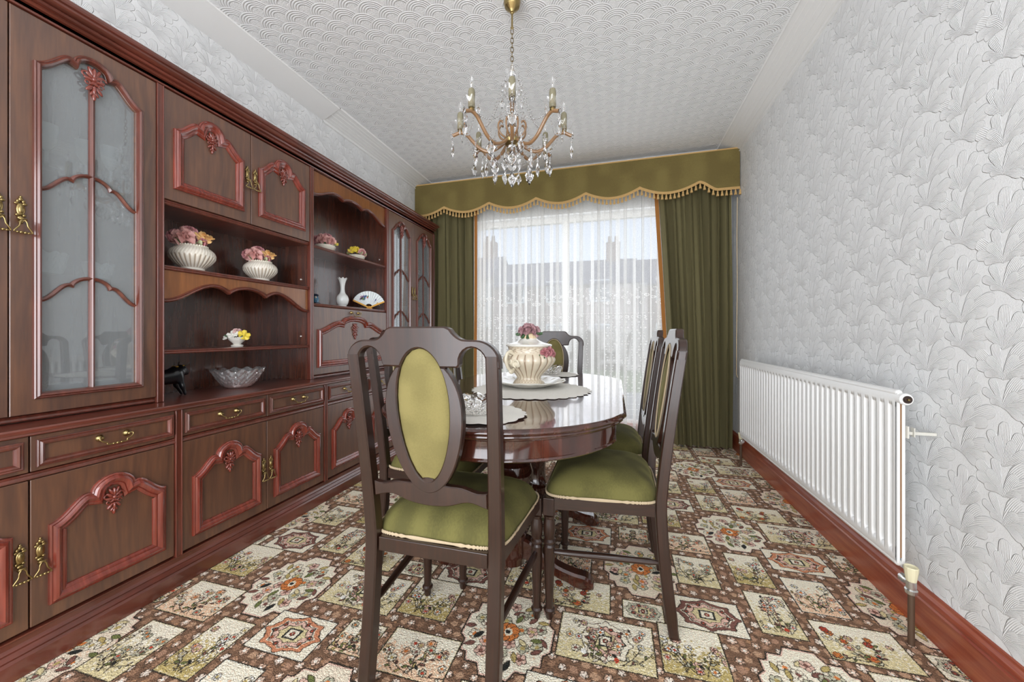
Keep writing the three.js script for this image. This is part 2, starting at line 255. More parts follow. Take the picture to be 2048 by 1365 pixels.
    for (let i = 0; i < 120; i++) { const a = rr(0, 2 * PI), q = rr(0.45, 0.86) * R; if (sin(a) > -0.2) blot(q * cos(a), q * sin(a), rr(2, 5), PEACH, 6); }
    for (let ring = 0; ring < 3; ring++) { const n = [20, 14, 8][ring], q = R * [0.72, 0.52, 0.3][ring]; for (let i = 0; i < n; i++) { const a = i / n * 2 * PI + ring * 0.2; if (i % 2) bloom(q * cos(a), q * sin(a) * 1.04, R * 0.125, pick([CREAM, PINK, SAGE]), pick([PLUM, OLIVE, ORANGE]), 5); else leafAt(q * cos(a), q * sin(a), R * 0.27, a + rr(-1.2, 1.2), pick([OLIVE, GREEN, PLUM, LIME, BLACK])); } }
    bloom(0, 0, R * 0.24, pick([RED, ORANGE]), CREAM, 8); blot(0, 0, R * 0.07, BLACK, 8); c.restore();
  }
  c.scale(MM, MM); c.fillStyle = BROWN; c.fillRect(0, 0, 900, 900);
  const ring = (fn) => { const s = seed; for (const ox of [-900, 0, 900]) for (const oy of [-900, 0, 900]) { seed = s; c.save(); c.translate(ox, oy); fn(); c.restore(); } };
  // the brown lattice with its leaves and pale flowers
  ring(() => { for (let i = 0; i < 1500; i++) { const x = rr(0, 900), y = rr(0, 900); blot(x, y, rr(4, 9), pick(['#936f55', '#80604a', '#a37d63', '#5e4735', '#a9805f']), 7); } for (let j = 0; j < 26; j++) for (let i = 0; i < 26; i++) { const x = (i + 0.5) * 900 / 26 + rr(-6, 6), y = (j + 0.5) * 900 / 26 + rr(-6, 6); if ((i + j) % 2) { bloom(x, y, rr(11, 15), pick(['#dcbca6', '#e6cfbd', '#d3af97']), '#f1e2d3', 5); } else blot(x, y, rr(12, 16), pick(['#a88269', '#98745a', '#b49073']), 10); } });
  const pet1 = ['#f5efe2', CREAM, PINK], pet2 = [ORANGE, RED, PINK, CREAM], pet3 = [CREAM, SAGE, PEACH];
  ring(() => {
    star(0, 0, 154, CREAM); star(450, 430, 154, '#ead7bf');
    rect(-12, 310, 138, 218, OLIVE, branch(pet1)); rect(-12, 570, 134, 214, LIME, bird);
    rect(210, 200, 232, 158, null, medallion(pick([ORANGE, '#c98561']))); rect(-250, 160, 236, 162, PEACH, branch(pet3));
    rect(170, 430, 152, 200, PEACH, branch(pet1)); rect(-230, 380, 156, 200, LIME, branch(pet3));
    rect(210, 650, 236, 164, LIME, branch(pet2)); rect(-240, 640, 228, 162, null, medallion(PLUM));
    rect(-458, 682, 140, 92, null, medallion(SAGE)); rect(315, -48, 300, 190, LIME, (w, h) => { medallion(CREAM)(w * 0.6, h * 0.95); bird(w, h); }); rect(-320, -80, 190, 198, OLIVE, branch(pet1)); rect(432, 155, 138, 128, PEACH, branch(pet3));
  });
  // tufts: every loop takes the dye of a spot a little beside it
  const im = c.getImageData(0, 0, N, N), src = im.data, out = new Uint8Array(N * N * 4), hsh = (x, y) => { let n = Math.imul(x, 374761393) + Math.imul(y, 668265263); n = Math.imul(n ^ (n >>> 13), 1274126177); return (n ^ (n >>> 16)) >>> 0; };
  for (let y = 0, o = 0; y < N; y++) for (let x = 0; x < N; x++, o += 4) {
    const q = hsh(x >> 2, y >> 2), sx = (x + (q & 7) - 3 + N) % N, sy = (y + ((q >>> 3) & 7) - 3 + N) % N, k = 0.84 + 0.32 * (((q >>> 8) & 255) / 255) * (0.8 + 0.2 * ((hsh(x, y) & 255) / 255)), i = (sy * N + sx) * 4;
    for (let m = 0; m < 3; m++) out[((N - 1 - y) * N + x) * 4 + m] = Math.min(255, src[i + m] * k * 1.06); out[((N - 1 - y) * N + x) * 4 + 3] = 255;
  }
  const t = new THREE.DataTexture(out, N, N); t.wrapS = t.wrapT = THREE.RepeatWrapping; t.magFilter = t.minFilter = THREE.LinearFilter; t.colorSpace = THREE.SRGBColorSpace; t.repeat.set(1 / 0.9, 1 / 0.9); t.needsUpdate = true; return t;
}
const pile = noiseAt(256, 256, 41), pile2 = noiseAt(96, 96, 42);
M.carpet = mat({ map: carpetTexture(), roughness: 1, sheen: 0.25, sheenRoughness: 0.6, bumpMap: texOf(512, 512, (x, y) => 0.6 * pile(x * 256, y * 256) + 0.4 * pile2(x * 96, y * 96), { rx: 1 / 0.45, ry: 1 / 0.45 }), bumpScale: 0.004 });
floorMesh.material = M.carpet;
planeUV(floorMesh.geometry, (x, y, z) => [x - 0.555, -(z + 2.10)]);
// ---------------------------------------------------------------- skirting and coving
const SK = [[0, 0], [0.020, 0], [0.020, 0.104], [0.017, 0.110], [0.019, 0.116], [0.016, 0.128], [0.008, 0.137], [0.006, 0.144], [0, 0.146]];
function runZ(prof, x, sgn, z0, z1) { // profile (out from the wall, y) swept along Z
  const pos = [], idx = []; for (const z of [z0, z1]) for (const [a, y] of prof) pos.push(x + sgn * a, y, z);
  const m = prof.length; for (let j = 0; j < m - 1; j++) { const q = [j, j + 1, m + j, j + 1, m + j + 1, m + j]; if (sgn < 0) q.reverse(); idx.push(...q); }
  const g = new THREE.BufferGeometry(); g.setAttribute('position', new THREE.Float32BufferAttribute(pos, 3)); g.setIndex(idx); return planeUV(toCreasedNormals(g, 0.35), (x, y, z) => [y + x, z]);
}
function runX(prof, z, sgn, x0, x1) { const g = runZ(prof, z, sgn, x0, x1); g.applyMatrix4(new THREE.Matrix4().set(0, 0, 1, 0, 0, 1, 0, 0, 1, 0, 0, 0, 0, 0, 0, 1)); const i = []; const q = g.toNonIndexed ? g : g; const p = q.attributes.position, n = q.attributes.normal; for (let k = 0; k < p.count; k += 3) { for (const A of [p, n]) { const t = [A.getX(k), A.getY(k), A.getZ(k)]; A.setXYZ(k, A.getX(k + 1), A.getY(k + 1), A.getZ(k + 1)); A.setXYZ(k + 1, ...t); } } return planeUV(q, (x, y, z) => [y + z, x]); }
struct('baseboard_right', runZ(SK, XR, -1, ZW, ZR), M.skirt);
struct('baseboard_window', runX(SK, ZW, 1, XL, XR), M.skirt);
struct('baseboard_left', runZ(SK, XL, 1, 0.02, ZR), M.skirt);
const flute = []; for (let i = 0; i <= 24; i++) { const t = i / 24; flute.push([0.004 + 0.148 * t ** 1.5 + 0.006 * (i % 4 < 2 ? 1 : 0) * (i > 3 && i < 21), H - 0.064 * (1 - t ** 0.8) - 0.004]); }
const COVE = [[0, H - 0.076], [0.012, H - 0.075], [0.014, H - 0.070], ...flute, [0.156, H - 0.010], [0.162, H]];
const PLAIN = [[0, H - 0.06], [0.03, H - 0.056], [0.13, H - 0.012], [0.15, H - 0.008], [0.152, H]];
struct('trim_1', runZ(COVE, XR, -1, ZW, ZR), M.white);
struct('trim_2', runZ(COVE, XL, 1, ZW, -2.22), M.white);
struct('trim_3', runZ(PLAIN, XL, 1, -2.22, ZR), M.white);
struct('trim_4', runX(COVE, ZW, 1, XL, XR), M.white);
// ---------------------------------------------------------------- outside: lawn, fence and the houses across
M.grass = mat({ color: '#7d8b5a', roughness: 1 }); M.fence = mat({ color: '#8a7b69', roughness: 0.9 }); M.brick = mat({ color: '#a48a7c', roughness: 0.9 }); M.tile = mat({ color: '#6f6b76', roughness: 0.8 }); M.render = mat({ color: '#d9d4cb', roughness: 0.9 }); M.stone = mat({ color: '#b5b0a8', roughness: 0.9 });
struct('ground', [span(-14, 14, -0.45, -0.25, -26, -8.0)], M.grass);
struct('patio', [span(-14, 14, -0.45, -0.2, -8.0, ZW - 0.25)], M.stone);
{
  const f = thing('garden_fence', 'low timber fence across the garden seen through the net', 'fence', [0, -0.25, -13]);
  for (let i = 0; i < 15; i++) part('post', box(0.1, 1.5, 0.1, -10.5 + i * 1.5, 0.75, 0), M.fence, f);
  for (let i = 0; i < 14; i++) part('board_panel', box(1.4, 1.35, 0.04, -9.75 + i * 1.5, 0.72, 0), M.fence, f);
  const house = (x, w, ridge, label, wallM, chim) => {
    const h = thing('exterior_house', label, 'house', [x, -0.25, -19]);
    const ev = ridge - 1.7; part('wall', box(w, ev, 5, 0, ev / 2, -2.5), wallM, h);
    const r = part('roof', at(plate([[-0.35, 0], [5.35, 0], [2.5, 1.7]], w + 0.1, 0, 0), -(w + 0.1) / 2, ev, 0, 0, PI / 2, 0), M.tile, h); r.position.z = 0;
    for (const cx of chim) { const k = part('chimney', box(0.75, 1.3, 0.6, cx, ridge + 0.25, -2.5), M.brick, h); part('chimney_pot', [at(new THREE.CylinderGeometry(0.1, 0.12, 0.4, 10), cx - 0.18, ridge + 1.08, -2.5), at(new THREE.CylinderGeometry(0.1, 0.12, 0.4, 10), cx + 0.18, ridge + 1.08, -2.5)], M.brick, k); }
    for (let i = 0; i < Math.floor(w / 2.2); i++) for (const y of [1.2, 3.4]) { const wx = -w / 2 + 1.2 + i * 2.2; const wi = part('window', box(1.05, 1.1, 0.06, wx, y, 0.02), M.gloss, h); part('pane', box(0.9, 0.95, 0.02, wx, y, 0.06), mat({ color: '#39404a', roughness: 0.1 }), wi); }
  };
  house(-9.2, 5.6, 5.9, 'pale rendered house at the left of the terrace outside', M.render, [1.9]);
  house(-2.6, 7.4, 5.4, 'brick house in the middle of the terrace outside', M.brick, [2.5]);
  house(4.6, 6.8, 5.3, 'brick house at the right of the terrace outside', M.brick, [2.6]);
}
// ---------------------------------------------------------------- the wall unit of carved cabinets (local x along the wall away from the camera, z out of the wall)
const UW = 0.782, ZA = -0.293, ZU = 0.253, ZB = 0.355;
function offsetPath(path, a) { const n = path.length; return path.map((P, i) => { const A = path[(i - 1 + n) % n], B = path[(i + 1) % n]; const d = (p, q) => { const l = Math.hypot(q[0] - p[0], q[1] - p[1]) || 1; return [(q[0] - p[0]) / l, (q[1] - p[1]) / l]; }; const u = d(A, P), v = d(P, B); let mx = -u[1] - v[1], my = u[0] + v[0]; const k = Math.min(2 / Math.max(mx * mx + my * my, 0.35), 4); return [P[0] + mx * k * a, P[1] + my * k * a]; }); }
// bottom-left corner at x, y; straight sides to h0, an S-curve to a cusp, a round arch to the peak
function archTop(x, w, y0, hs, hp, cusp, n = 12) { // from the right shoulder to the left
  const q = [], half = w / 2, cx = x + half;
  const f = (t) => { const e = Math.abs(t); if (e > cusp) { const k = (half - e) / (half - cusp), s = k * k * (3 - 2 * k) * 0.85 + 0.15 * k; return hs * (s + 0.10 * sin(PI * k) * k * k * 3); } return hs + (hp - hs) * Math.pow(1 - (e / cusp) ** 2, 0.62); };
  for (let i = 0; i <= n; i++) q.push([cx + half - (half - cusp) * i / n, y0 + f(half - (half - cusp) * i / n)]);
  for (let i = 1; i < n; i++) { const t = cos(PI * i / n) * cusp; q.push([cx + t, y0 + f(t)]); }
  for (let i = 0; i <= n; i++) q.push([cx - cusp - (half - cusp) * i / n, y0 + f(-cusp - (half - cusp) * i / n)]);
  return q;
}
const archPath = (x, w, y, h0, hs, hp, cusp) => [[x, y], [x + w, y], ...archTop(x, w, y + h0, hs, hp, cusp)];
const rectPath = (x0, x1, y0, y1) => [[x0, y0], [x1, y0], [x1, y1], [x0, y1]];
const MOULD = [[0, 0], [0, 0.009], [0.004, 0.0115], [0.007, 0.0105], [0.011, 0.016], [0.017, 0.0185], [0.023, 0.015], [0.028, 0.0095], [0.032, 0.0105], [0.036, 0.0085], [0.040, 0.0045], [0.041, 0]];
const THIN = [[0, 0], [0, 0.007], [0.003, 0.009], [0.006, 0.008], [0.010, 0.012], [0.015, 0.0095], [0.018, 0.005], [0.019, 0]];
const BAR = [[-0.008, 0], [-0.007, 0.006], [-0.003, 0.008], [0, 0.011], [0.003, 0.008], [0.007, 0.006], [0.008, 0]];
function carvingGeo(s = 1) {
  const q = [], L = (x, y, l, a, w = 0.4, h = 0.5) => q.push(at(ball(l / 2, l / 2, 0, 0, 10, 7, 1, w, h), x, y, 0.004, 0, 0, a));
  for (const m of [-1, 1]) { L(0, 0, 0.026, PI / 2 + m * 0.9); L(0, 0.004, 0.03, PI / 2 + m * 0.45, 0.32); L(m * 0.003, -0.004, 0.026, PI / 2 + m * 1.5); L(m * 0.006, -0.006, 0.02, PI / 2 + m * 2.1, 0.45); L(m * 0.002, -0.018, 0.024, -PI / 2 + m * 0.7, 0.4); L(0, -0.03, 0.018, -PI / 2 + m * 0.5, 0.4); q.push(at(new THREE.TorusGeometry(0.006, 0.0026, 6, 12, 5), m * 0.019, 0.006, 0.006)); q.push(at(new THREE.TorusGeometry(0.005, 0.0022, 6, 12, 5), m * 0.014, -0.014, 0.006)); }
  L(0, 0.002, 0.03, PI / 2, 0.35, 0.6); L(0, -0.016, 0.026, -PI / 2, 0.35, 0.6); L(0, -0.036, 0.022, -PI / 2, 0.4); q.push(ball(0.006, 0, 0, 0.008, 10, 8)); q.push(ball(0.004, 0, -0.022, 0.007, 8, 6));
  const g = merge(q); g.scale(s, s, 1); return g;
}
const CARVE = carvingGeo(1), CARVE_BIG = carvingGeo(1.5);
function dropHandleGeo() {
  const q = []; const e = (x, y, rx, ry, rz, z = 0.004) => q.push(ball(1, x, y, z, 14, 8, rx, ry, rz));
  e(0, 0, 0.0095, 0.019, 0.004); e(0, 0.001, 0.006, 0.0125, 0.0045, 0.0055); for (const m of [-1, 1]) { e(m * 0.008, 0.017, 0.005, 0.004, 0.003); e(m * 0.0055, 0.024, 0.004, 0.005, 0.0035); e(m * 0.007, -0.017, 0.004, 0.004, 0.003); }
  e(0, 0.03, 0.005, 0.006, 0.004); e(0, 0.037, 0.003, 0.004, 0.003); e(0, -0.025, 0.0075, 0.006, 0.005); e(0, -0.036, 0.005, 0.007, 0.004);
  q.push(at(new THREE.TorusGeometry(0.0075, 0.0023, 8, 16), 0, -0.031, 0.012, PI / 2.6));
  q.push(tube([[0, -0.030, 0.017], [-0.006, -0.037, 0.018], [-0.0085, -0.05, 0.019], [-0.016, -0.063, 0.018], [-0.018, -0.068, 0.017], [-0.012, -0.069, 0.017], [0, -0.069, 0.017], [0.012, -0.069, 0.017], [0.018, -0.068, 0.017], [0.016, -0.063, 0.018], [0.0085, -0.05, 0.019], [0.006, -0.037, 0.018]], 0.0021, 48, 8, true));
  for (const [x, r] of [[-0.011, 0.0034], [-0.004, 0.0042], [0.004, 0.0042], [0.011, 0.0034]]) q.push(ball(r, x, -0.069, 0.017, 10, 8));
  return merge(q);
}
function bailGeo() {
  const q = []; for (const m of [-1, 1]) { q.push(at(lathe([[0, 0.012], [0.005, 0.011], [0.007, 0.008], [0.0105, 0.005], [0.0115, 0.002], [0.0115, 0]].reverse(), 20), m * 0.036, 0, 0, PI / 2)); q.push(ball(0.0052, m * 0.036, 0, 0.014, 10, 8)); }
  q.push(tube([[-0.036, 0, 0.016], [-0.043, 0.003, 0.018], [-0.0445, -0.003, 0.02], [-0.036, -0.012, 0.022], [-0.027, -0.016, 0.022], [-0.026, -0.022, 0.022], [-0.012, -0.023, 0.022], [0.012, -0.023, 0.022], [0.026, -0.022, 0.022], [0.027, -0.016, 0.022], [0.036, -0.012, 0.022], [0.0445, -0.003, 0.02], [0.043, 0.003, 0.018], [0.036, 0, 0.016]], 0.0023, 60, 8));
  for (const [x, r] of [[-0.011, 0.0036], [0, 0.0045], [0.011, 0.0036]]) q.push(ball(r, x, -0.023, 0.022, 10, 8));
  return merge(q);
}
const DROP = dropHandleGeo(), BAIL = bailGeo();
function placed(name, g, m, parent, x, y, z, s = 1) { const o = part(name, g, m, parent); o.position.set(x, y, z); o.scale.setScalar(s); return o; }
function postGeo(x, y0, y1, z0, z1) { return [cspan(x - 0.0125, x + 0.0125, y0, y1, z0, z1, 0.002), cspan(x - 0.0122, x - 0.0075, y0, y1, z1 - 0.003, z1 + 0.003, 0.002), cspan(x + 0.0075, x + 0.0122, y0, y1, z1 - 0.003, z1 + 0.003, 0.002)]; }
const railGeo = (x0, x1, y, z) => sweep([[x0, y], [x1, y]], [[0, z], [0.001, z + 0.008], [0.005, z + 0.010], [0.009, z + 0.008], [0.012, z + 0.006], [0.016, z + 0.009], [0.019, z + 0.006], [0.02, z]], false);
const unitAt = (name, i, label, cat, group) => thing(name, label, cat, [XL, 0, ZA - i * UW], PI / 2, group);
// solid doors with a raised arched moulding
function solidDoor(parent, x0, x1, y0, y1, z, fx, fw, fy, h0, hp, m, handleX, handleY, sc = 1) {
  const d = part('door', cspan(x0, x1, y0, y1, z - 0.018, z, 0.0025), m, parent);
  part('moulding', sweep(archPath(fx, fw, fy, h0, hp * 0.58, hp, fw * 0.19), MOULD.map(([a, b]) => [a, b + z]), true), M.mould, d);
  placed('carving', fw > 0.5 ? CARVE_BIG : CARVE, M.mould, d, fx + fw / 2, fy + h0 + hp - 0.081 * sc, z + 0.001, fw > 0.5 ? 0.85 : 1.05);
  if (handleX !== null) placed('handle', DROP, M.brass, d, handleX, handleY, z, 1);
  return d;
}
function baseUnit(i, label) {
  const u = unitAt('base_cabinet', i, label, 'cabinet', 'base cabinets of the wall unit'), a = 0.0128, b = UW - 0.0128, mid = UW / 2;
  part('carcass', span(a, b, 0.116, 0.696, 0.004, ZB - 0.021), M.inner, u);
  part('post', postGeo(UW, 0.116, 0.697, 0.20, ZB + 0.004), M.frame, u); if (!i) part('post', postGeo(0, 0.116, 0.697, 0.20, ZB + 0.004), M.frame, u);
  for (const [x0, x1, f0, f1] of [[a + 0.001, mid - 0.0015, 0.021, 0.378], [mid + 0.0015, b - 0.001, 0.403, 0.763]]) {
    const d = part('drawer', cspan(x0, x1, 0.588, 0.695, ZB - 0.018, ZB, 0.002), M.door, u);
    part('moulding', sweep(rectPath(f0, f1, 0.600, 0.682), THIN.map(([p, q]) => [p, q + ZB]), true), M.frame, d);
    placed('handle', BAIL, M.brass, d, (f0 + f1) / 2, 0.648, ZB, 1);
  }
  part('rail', railGeo(a, b, 0.566, ZB - 0.006), M.frame, u);
  solidDoor(u, a + 0.001, mid - 0.0015, 0.124, 0.564, ZB, 0.049, 0.307, 0.168, 0.246, 0.104, M.door, mid - 0.020, 0.345);
  solidDoor(u, mid + 0.0015, b - 0.001, 0.124, 0.564, ZB, 0.428, 0.307, 0.168, 0.246, 0.104, M.door, mid + 0.020, 0.345);
  return u;
}
['base cabinet nearest the camera, under the glass-doored display cabinet', 'base cabinet under the open shelves with the ribbed flower pots', 'base cabinet under the white drop-front desk door', 'base cabinet next to the green curtain at the far end'].forEach((l, i) => baseUnit(i, l));
// glazed doors
const HALFMIRROR = mat({ color: '#dde2e4', transmission: 1, thickness: 0, roughness: 0.015, metalness: 0.28, ior: 1.5 });
function glassDoor(u, x0, x1, y0, y1, z, handleX) {
  const w = 0.284, fx = (x0 + x1) / 2 - w / 2, fy = 0.793, h0 = 1.074, hs = 0.066, hp = 0.1, cusp = 0.052, path = archPath(fx, w, fy, h0, hs, hp, cusp), hole = offsetPath(path, 0.02);
  const d = part('door', plate(rectPath(x0, x1, y0, y1), 0.018, z - 0.018, 0.0015, [hole.slice().reverse()]), M.door, u);
  part('moulding', sweep(path, THIN.map(([a, b]) => [a, b * 1.35 + z]), true), M.frame, d);
  part('pane', span(fx + 0.012, fx + w - 0.012, fy + 0.012, fy + h0 + 0.03, z - 0.013, z - 0.010), HALFMIRROR, d);
  part('pane', plate([[fx + 0.012, fy + h0 + 0.0301], [fx + w - 0.012, fy + h0 + 0.0301], ...archTop(fx + 0.012, w - 0.024, fy + h0 + 0.031, hs * 0.9 - 0.02, hp - 0.036, cusp)], 0.003, z - 0.013), HALFMIRROR, d);
  part('glazing_bar', sweep([[fx + w / 2, fy + 0.018], [fx + w / 2, fy + h0 + hp - 0.04]], BAR.map(([a, b]) => [a, b + z - 0.009]), false), M.frame, d);
  for (const y of [1.108, 1.467]) part('glazing_bar', sweep(archTop(fx + 0.017, w - 0.034, y, 0.056, 0.086, 0.05), BAR.map(([a, b]) => [a * 0.8, b + z - 0.009]), false), M.frame, d);
  placed('carving', CARVE_BIG, M.mould, d, fx + w / 2, fy + h0 + hp - 0.072, z + 0.004, 0.85);
  placed('handle', DROP, M.brass, d, handleX, 1.385, z, 1.05);
}
function upperUnit(i, label, width = UW) {
  const u = unitAt('display_cabinet', i, label, 'cabinet', 'upper cabinets of the wall unit'), a = 0.0008, b = width - 0.0008;
  part('side_panel', span(a, 0.016, 0.7225, 2.012, 0.012, ZU - 0.022), M.inner, u); part('side_panel', span(width - 0.016, b, 0.7225, 2.012, 0.012, ZU - 0.022), M.inner, u);
  part('back_panel', span(a, b, 0.7225, 2.012, 0.003, 0.0115), M.inner, u);
  part('post', postGeo(width, 0.7225, 2.012, ZU - 0.0215, ZU + 0.003), M.frame, u); if (!i) part('post', postGeo(0, 0.7225, 2.012, ZU - 0.0215, ZU + 0.003), M.frame, u);
  return u;
}
const inX0 = 0.0165, inX1 = UW - 0.0165, dX0 = 0.0135, dX1 = UW - 0.0135;
const uA = upperUnit(0, 'tall glass-doored display cabinet nearest the camera, crystal glasses inside');
const uB = upperUnit(1, 'cupboard over open shelves with a scalloped board, ribbed flower pots inside');
const uC = upperUnit(2, 'open niche with a white fan above a drop-front desk door');
const DW = 0.800, uD = upperUnit(3, 'tall glass-doored display cabinet beside the green curtain, cups inside', DW);
function shelfGeo(y, t, x0 = inX0, x1 = inX1) { return [span(x0, x1, y - t, y, 0.012, ZU - 0.03), sweep([[x0, y - t], [x1, y - t]], [[0, ZU - 0.03], [0, ZU - 0.008], [0.004, ZU - 0.004], [0.009, ZU - 0.007], [0.013, ZU - 0.004], [t - 0.002, ZU - 0.006], [t, ZU - 0.012], [t, ZU - 0.03]], false)]; }
for (const [u, w] of [[uA, UW], [uD, DW]]) {
  const x1 = w - 0.0165, mid = w / 2;
  part('board', span(inX0, x1, 1.99, 2.011, 0.012, ZU - 0.022), M.inner, u); part('board', span(inX0, x1, 0.7226, 0.742, 0.012, ZU - 0.022), M.inner, u);
  part('rail', railGeo(dX0, w - 0.0135, 0.7245, ZU - 0.016), M.frame, u);
  for (const y of [1.205, 1.575]) part('glass_shelf', span(inX0, x1, y - 0.006, y, 0.0125, ZU - 0.05), M.glass, u);
  glassDoor(u, dX0, mid - 0.0015, 0.746, 2.009, ZU, mid - 0.022); glassDoor(u, mid + 0.0015, w - 0.0135, 0.746, 2.009, ZU, mid + 0.022);
}
{ // B: two cupboard doors above, open shelves below
  const mid = UW / 2;
  solidDoor(uB, dX0, mid - 0.0015, 1.556, 2.009, ZU, 0.046, 0.306, 1.606, 0.252, 0.104, M.door, mid - 0.021, 1.80);
  solidDoor(uB, mid + 0.0015, dX1, 1.556, 2.009, ZU, 0.430, 0.300, 1.606, 0.252, 0.104, M.door, mid + 0.021, 1.80);
  part('board', shelfGeo(1.555, 0.021), M.frame, uB); part('board', span(inX0, inX1, 1.99, 2.011, 0.012, ZU - 0.022), M.inner, uB);
  part('shelf', shelfGeo(1.285, 0.020), M.frame, uB); part('shelf', shelfGeo(0.934, 0.018), M.frame, uB);
  const val = (x0, x1, yEnd, rise, cuspY, mids) => { const q = [], n = 14, c = (x0 + x1) / 2, h = (x1 - x0) / 2, cs = 0.096; // lower edge from left to right
    const f = (e) => { if (e < cs) return cuspY + (rise - cuspY) * Math.pow(1 - (e / cs) ** 2, 0.75); const k = (e - cs) / (h - cs); return k < 0.24 ? cuspY + (rise - 0.006 - cuspY) * sin(PI / 2 * k / 0.24) : yEnd + (rise - 0.006 - yEnd) * (0.5 + 0.5 * cos(PI * (k - 0.24) / 0.76)); };
    for (let i = 0; i <= 6 * n; i++) { const x = x0 + (x1 - x0) * i / (6 * n); q.push([x, f(Math.abs(x - c))]); } return q; };
  const v1 = val(inX0, inX1, 1.131, 1.222, 1.190);
  part('scalloped_board', plate([...v1, [inX1, 1.2645], [inX0, 1.2645]], 0.016, ZU - 0.030), M.amber, uB);
  part('edge_moulding', sweep(v1, [[-0.002, ZU - 0.028], [-0.002, ZU - 0.010], [0.003, ZU - 0.004], [0.008, ZU - 0.007], [0.011, ZU - 0.005], [0.015, ZU - 0.014]], false), M.frame, uB);
  const v2 = val(inX0, inX1, 1.858, 1.928, 1.902);
  part('scalloped_board', plate([...v2, [inX1, 2.009], [inX0, 2.009]], 0.016, ZU - 0.030), M.amber, uC);
  part('edge_moulding', sweep(v2, [[-0.002, ZU - 0.028], [-0.002, ZU - 0.010], [0.003, ZU - 0.004], [0.008, ZU - 0.007], [0.011, ZU - 0.005], [0.015, ZU - 0.014]], false), M.frame, uC);
  part('shelf', shelfGeo(1.550, 0.020), M.frame, uC); part('shelf', shelfGeo(1.190, 0.020), M.frame, uC); part('board', span(inX0, inX1, 0.7226, 0.742, 0.012, ZU - 0.022), M.inner, uC);
  part('rail', railGeo(dX0, dX1, 0.7245, ZU - 0.016), M.frame, uC);
  const d = solidDoor(uC, dX0, dX1, 0.746, 1.168, ZU, 0.045, 0.69, 0.789, 0.239, 0.098, M.door, null, 0, 1.15); placed('handle', BAIL, M.brass, d, mid, 1.147, ZU, 1);
  for (const [u, ys] of [[uB, [1.33, 0.985]], [uC, [1.60, 1.23]]]) for (const y of ys) placed('shelf_stud', at(new THREE.CylinderGeometry(0.004, 0.004, 0.006, 10), 0, 0, 0, 0, 0, PI / 2), M.gloss, u, inX1 - 0.003, y, ZU - 0.06);
}
// worktop, plinth and cornice run the whole length
const ZE = ZA - 3 * UW - DW, alongPlan = (prof, xFace) => sweep([[xFace, -ZA], [xFace, -ZE], [XL + 0.005, -ZE]], prof.map(([a, b]) => [-a, b]), false).rotateX(-PI / 2);
const worktop = part('worktop', [span(XL + 0.003, XL + 0.36, 0.6985, 0.7220, ZE - 0.005, ZA), alongPlan([[0, 0.6985], [0.010, 0.6985], [0.013, 0.702], [0.011, 0.706], [0.014, 0.711], [0.014, 0.717], [0.010, 0.722], [0, 0.722]], XL + 0.36)], M.frame);
tag(worktop, 'continuous polished worktop with a rounded edge over the base cabinets', 'worktop');
tag(part('plinth', [span(XL + 0.003, XL + 0.335, 0.002, 0.1155, ZE, ZA), alongPlan([[0, 0.1155], [0.024, 0.1155], [0.024, 0.111], [0.018, 0.107], [0.018, 0.092], [0.022, 0.088], [0.026, 0.084], [0.023, 0.078], [0.028, 0.071], [0.032, 0.066], [0.029, 0.060], [0.036, 0.053], [0.036, 0.002], [0, 0.002]], XL + 0.334)], M.frame), 'stepped red mahogany plinth along the foot of the cabinets', 'plinth');
tag(part('cornice', [span(XL + 0.003, XL + ZU, 2.0125, 2.095, ZE, ZA), alongPlan([[0, 2.0125], [0.006, 2.0125], [0.0075, 2.018], [0.003, 2.021], [0.0, 2.024], [0.0, 2.034], [0.009, 2.036], [0.014, 2.041], [0.011, 2.047], [0.006, 2.049], [0.017, 2.053], [0.021, 2.059], [0.017, 2.064], [0.012, 2.066], [0.024, 2.070], [0.030, 2.076], [0.031, 2.083], [0.040, 2.085], [0.043, 2.091], [0.042, 2.101], [0.038, 2.105], [0, 2.105]], XL + ZU)], M.frame), 'stepped mahogany cornice along the top of the cabinets', 'cornice');
// ---------------------------------------------------------------- dining table
const nap = noiseAt(10, 10, 61), nap2 = noiseAt(200, 200, 62), napTex = (a, b) => { const A = new THREE.Color(a).convertLinearToSRGB(), B = new THREE.Color(b).convertLinearToSRGB(); return texOf(512, 512, (x, y) => { const t = Math.max(0, Math.min(1, (nap(x * 10, y * 10) - 0.5) * 1.5 + 0.5 + 0.5 * (nap2(x * 200, y * 200) - 0.5))); return [A.r + (B.r - A.r) * t, A.g + (B.g - A.g) * t, A.b + (B.b - A.b) * t]; }, { srgb: true, rx: 2, ry: 2 }); };
M.velvet = mat({ map: napTex('#514d24', '#676232'), roughness: 0.9, sheen: 1, sheenColor: new THREE.Color('#8d8b4c'), sheenRoughness: 0.35 });
M.pad = mat({ map: napTex('#6f663a', '#7d7344'), roughness: 0.9, sheen: 1, sheenColor: new THREE.Color('#9a9662'), sheenRoughness: 0.4 });
M.braid = mat({ color: '#b3a184', roughness: 0.85 });
const TX = -0.41, TZ = -1.74, TY = 0.74;
function tablePath(hw, straight, sag, n = 28) { // plan outline (x, -z), anticlockwise
  const R = (hw * hw + sag * sag) / (2 * sag), c = straight + sag - R, a0 = Math.atan2(straight - c, hw), q = [];
  for (let i = 0; i <= n; i++) { const a = a0 + (PI - 2 * a0) * i / n; q.push([R * cos(a), c + R * sin(a)]); }
  for (let i = 0; i <= n; i++) { const a = PI + a0 + (PI - 2 * a0) * i / n; q.push([R * cos(a), -c + R * sin(a)]); }
  return q;
}
const dining = thing('dining_table', 'dark polished oval dining table on two turned pedestals', 'table', [TX, 0, TZ]);
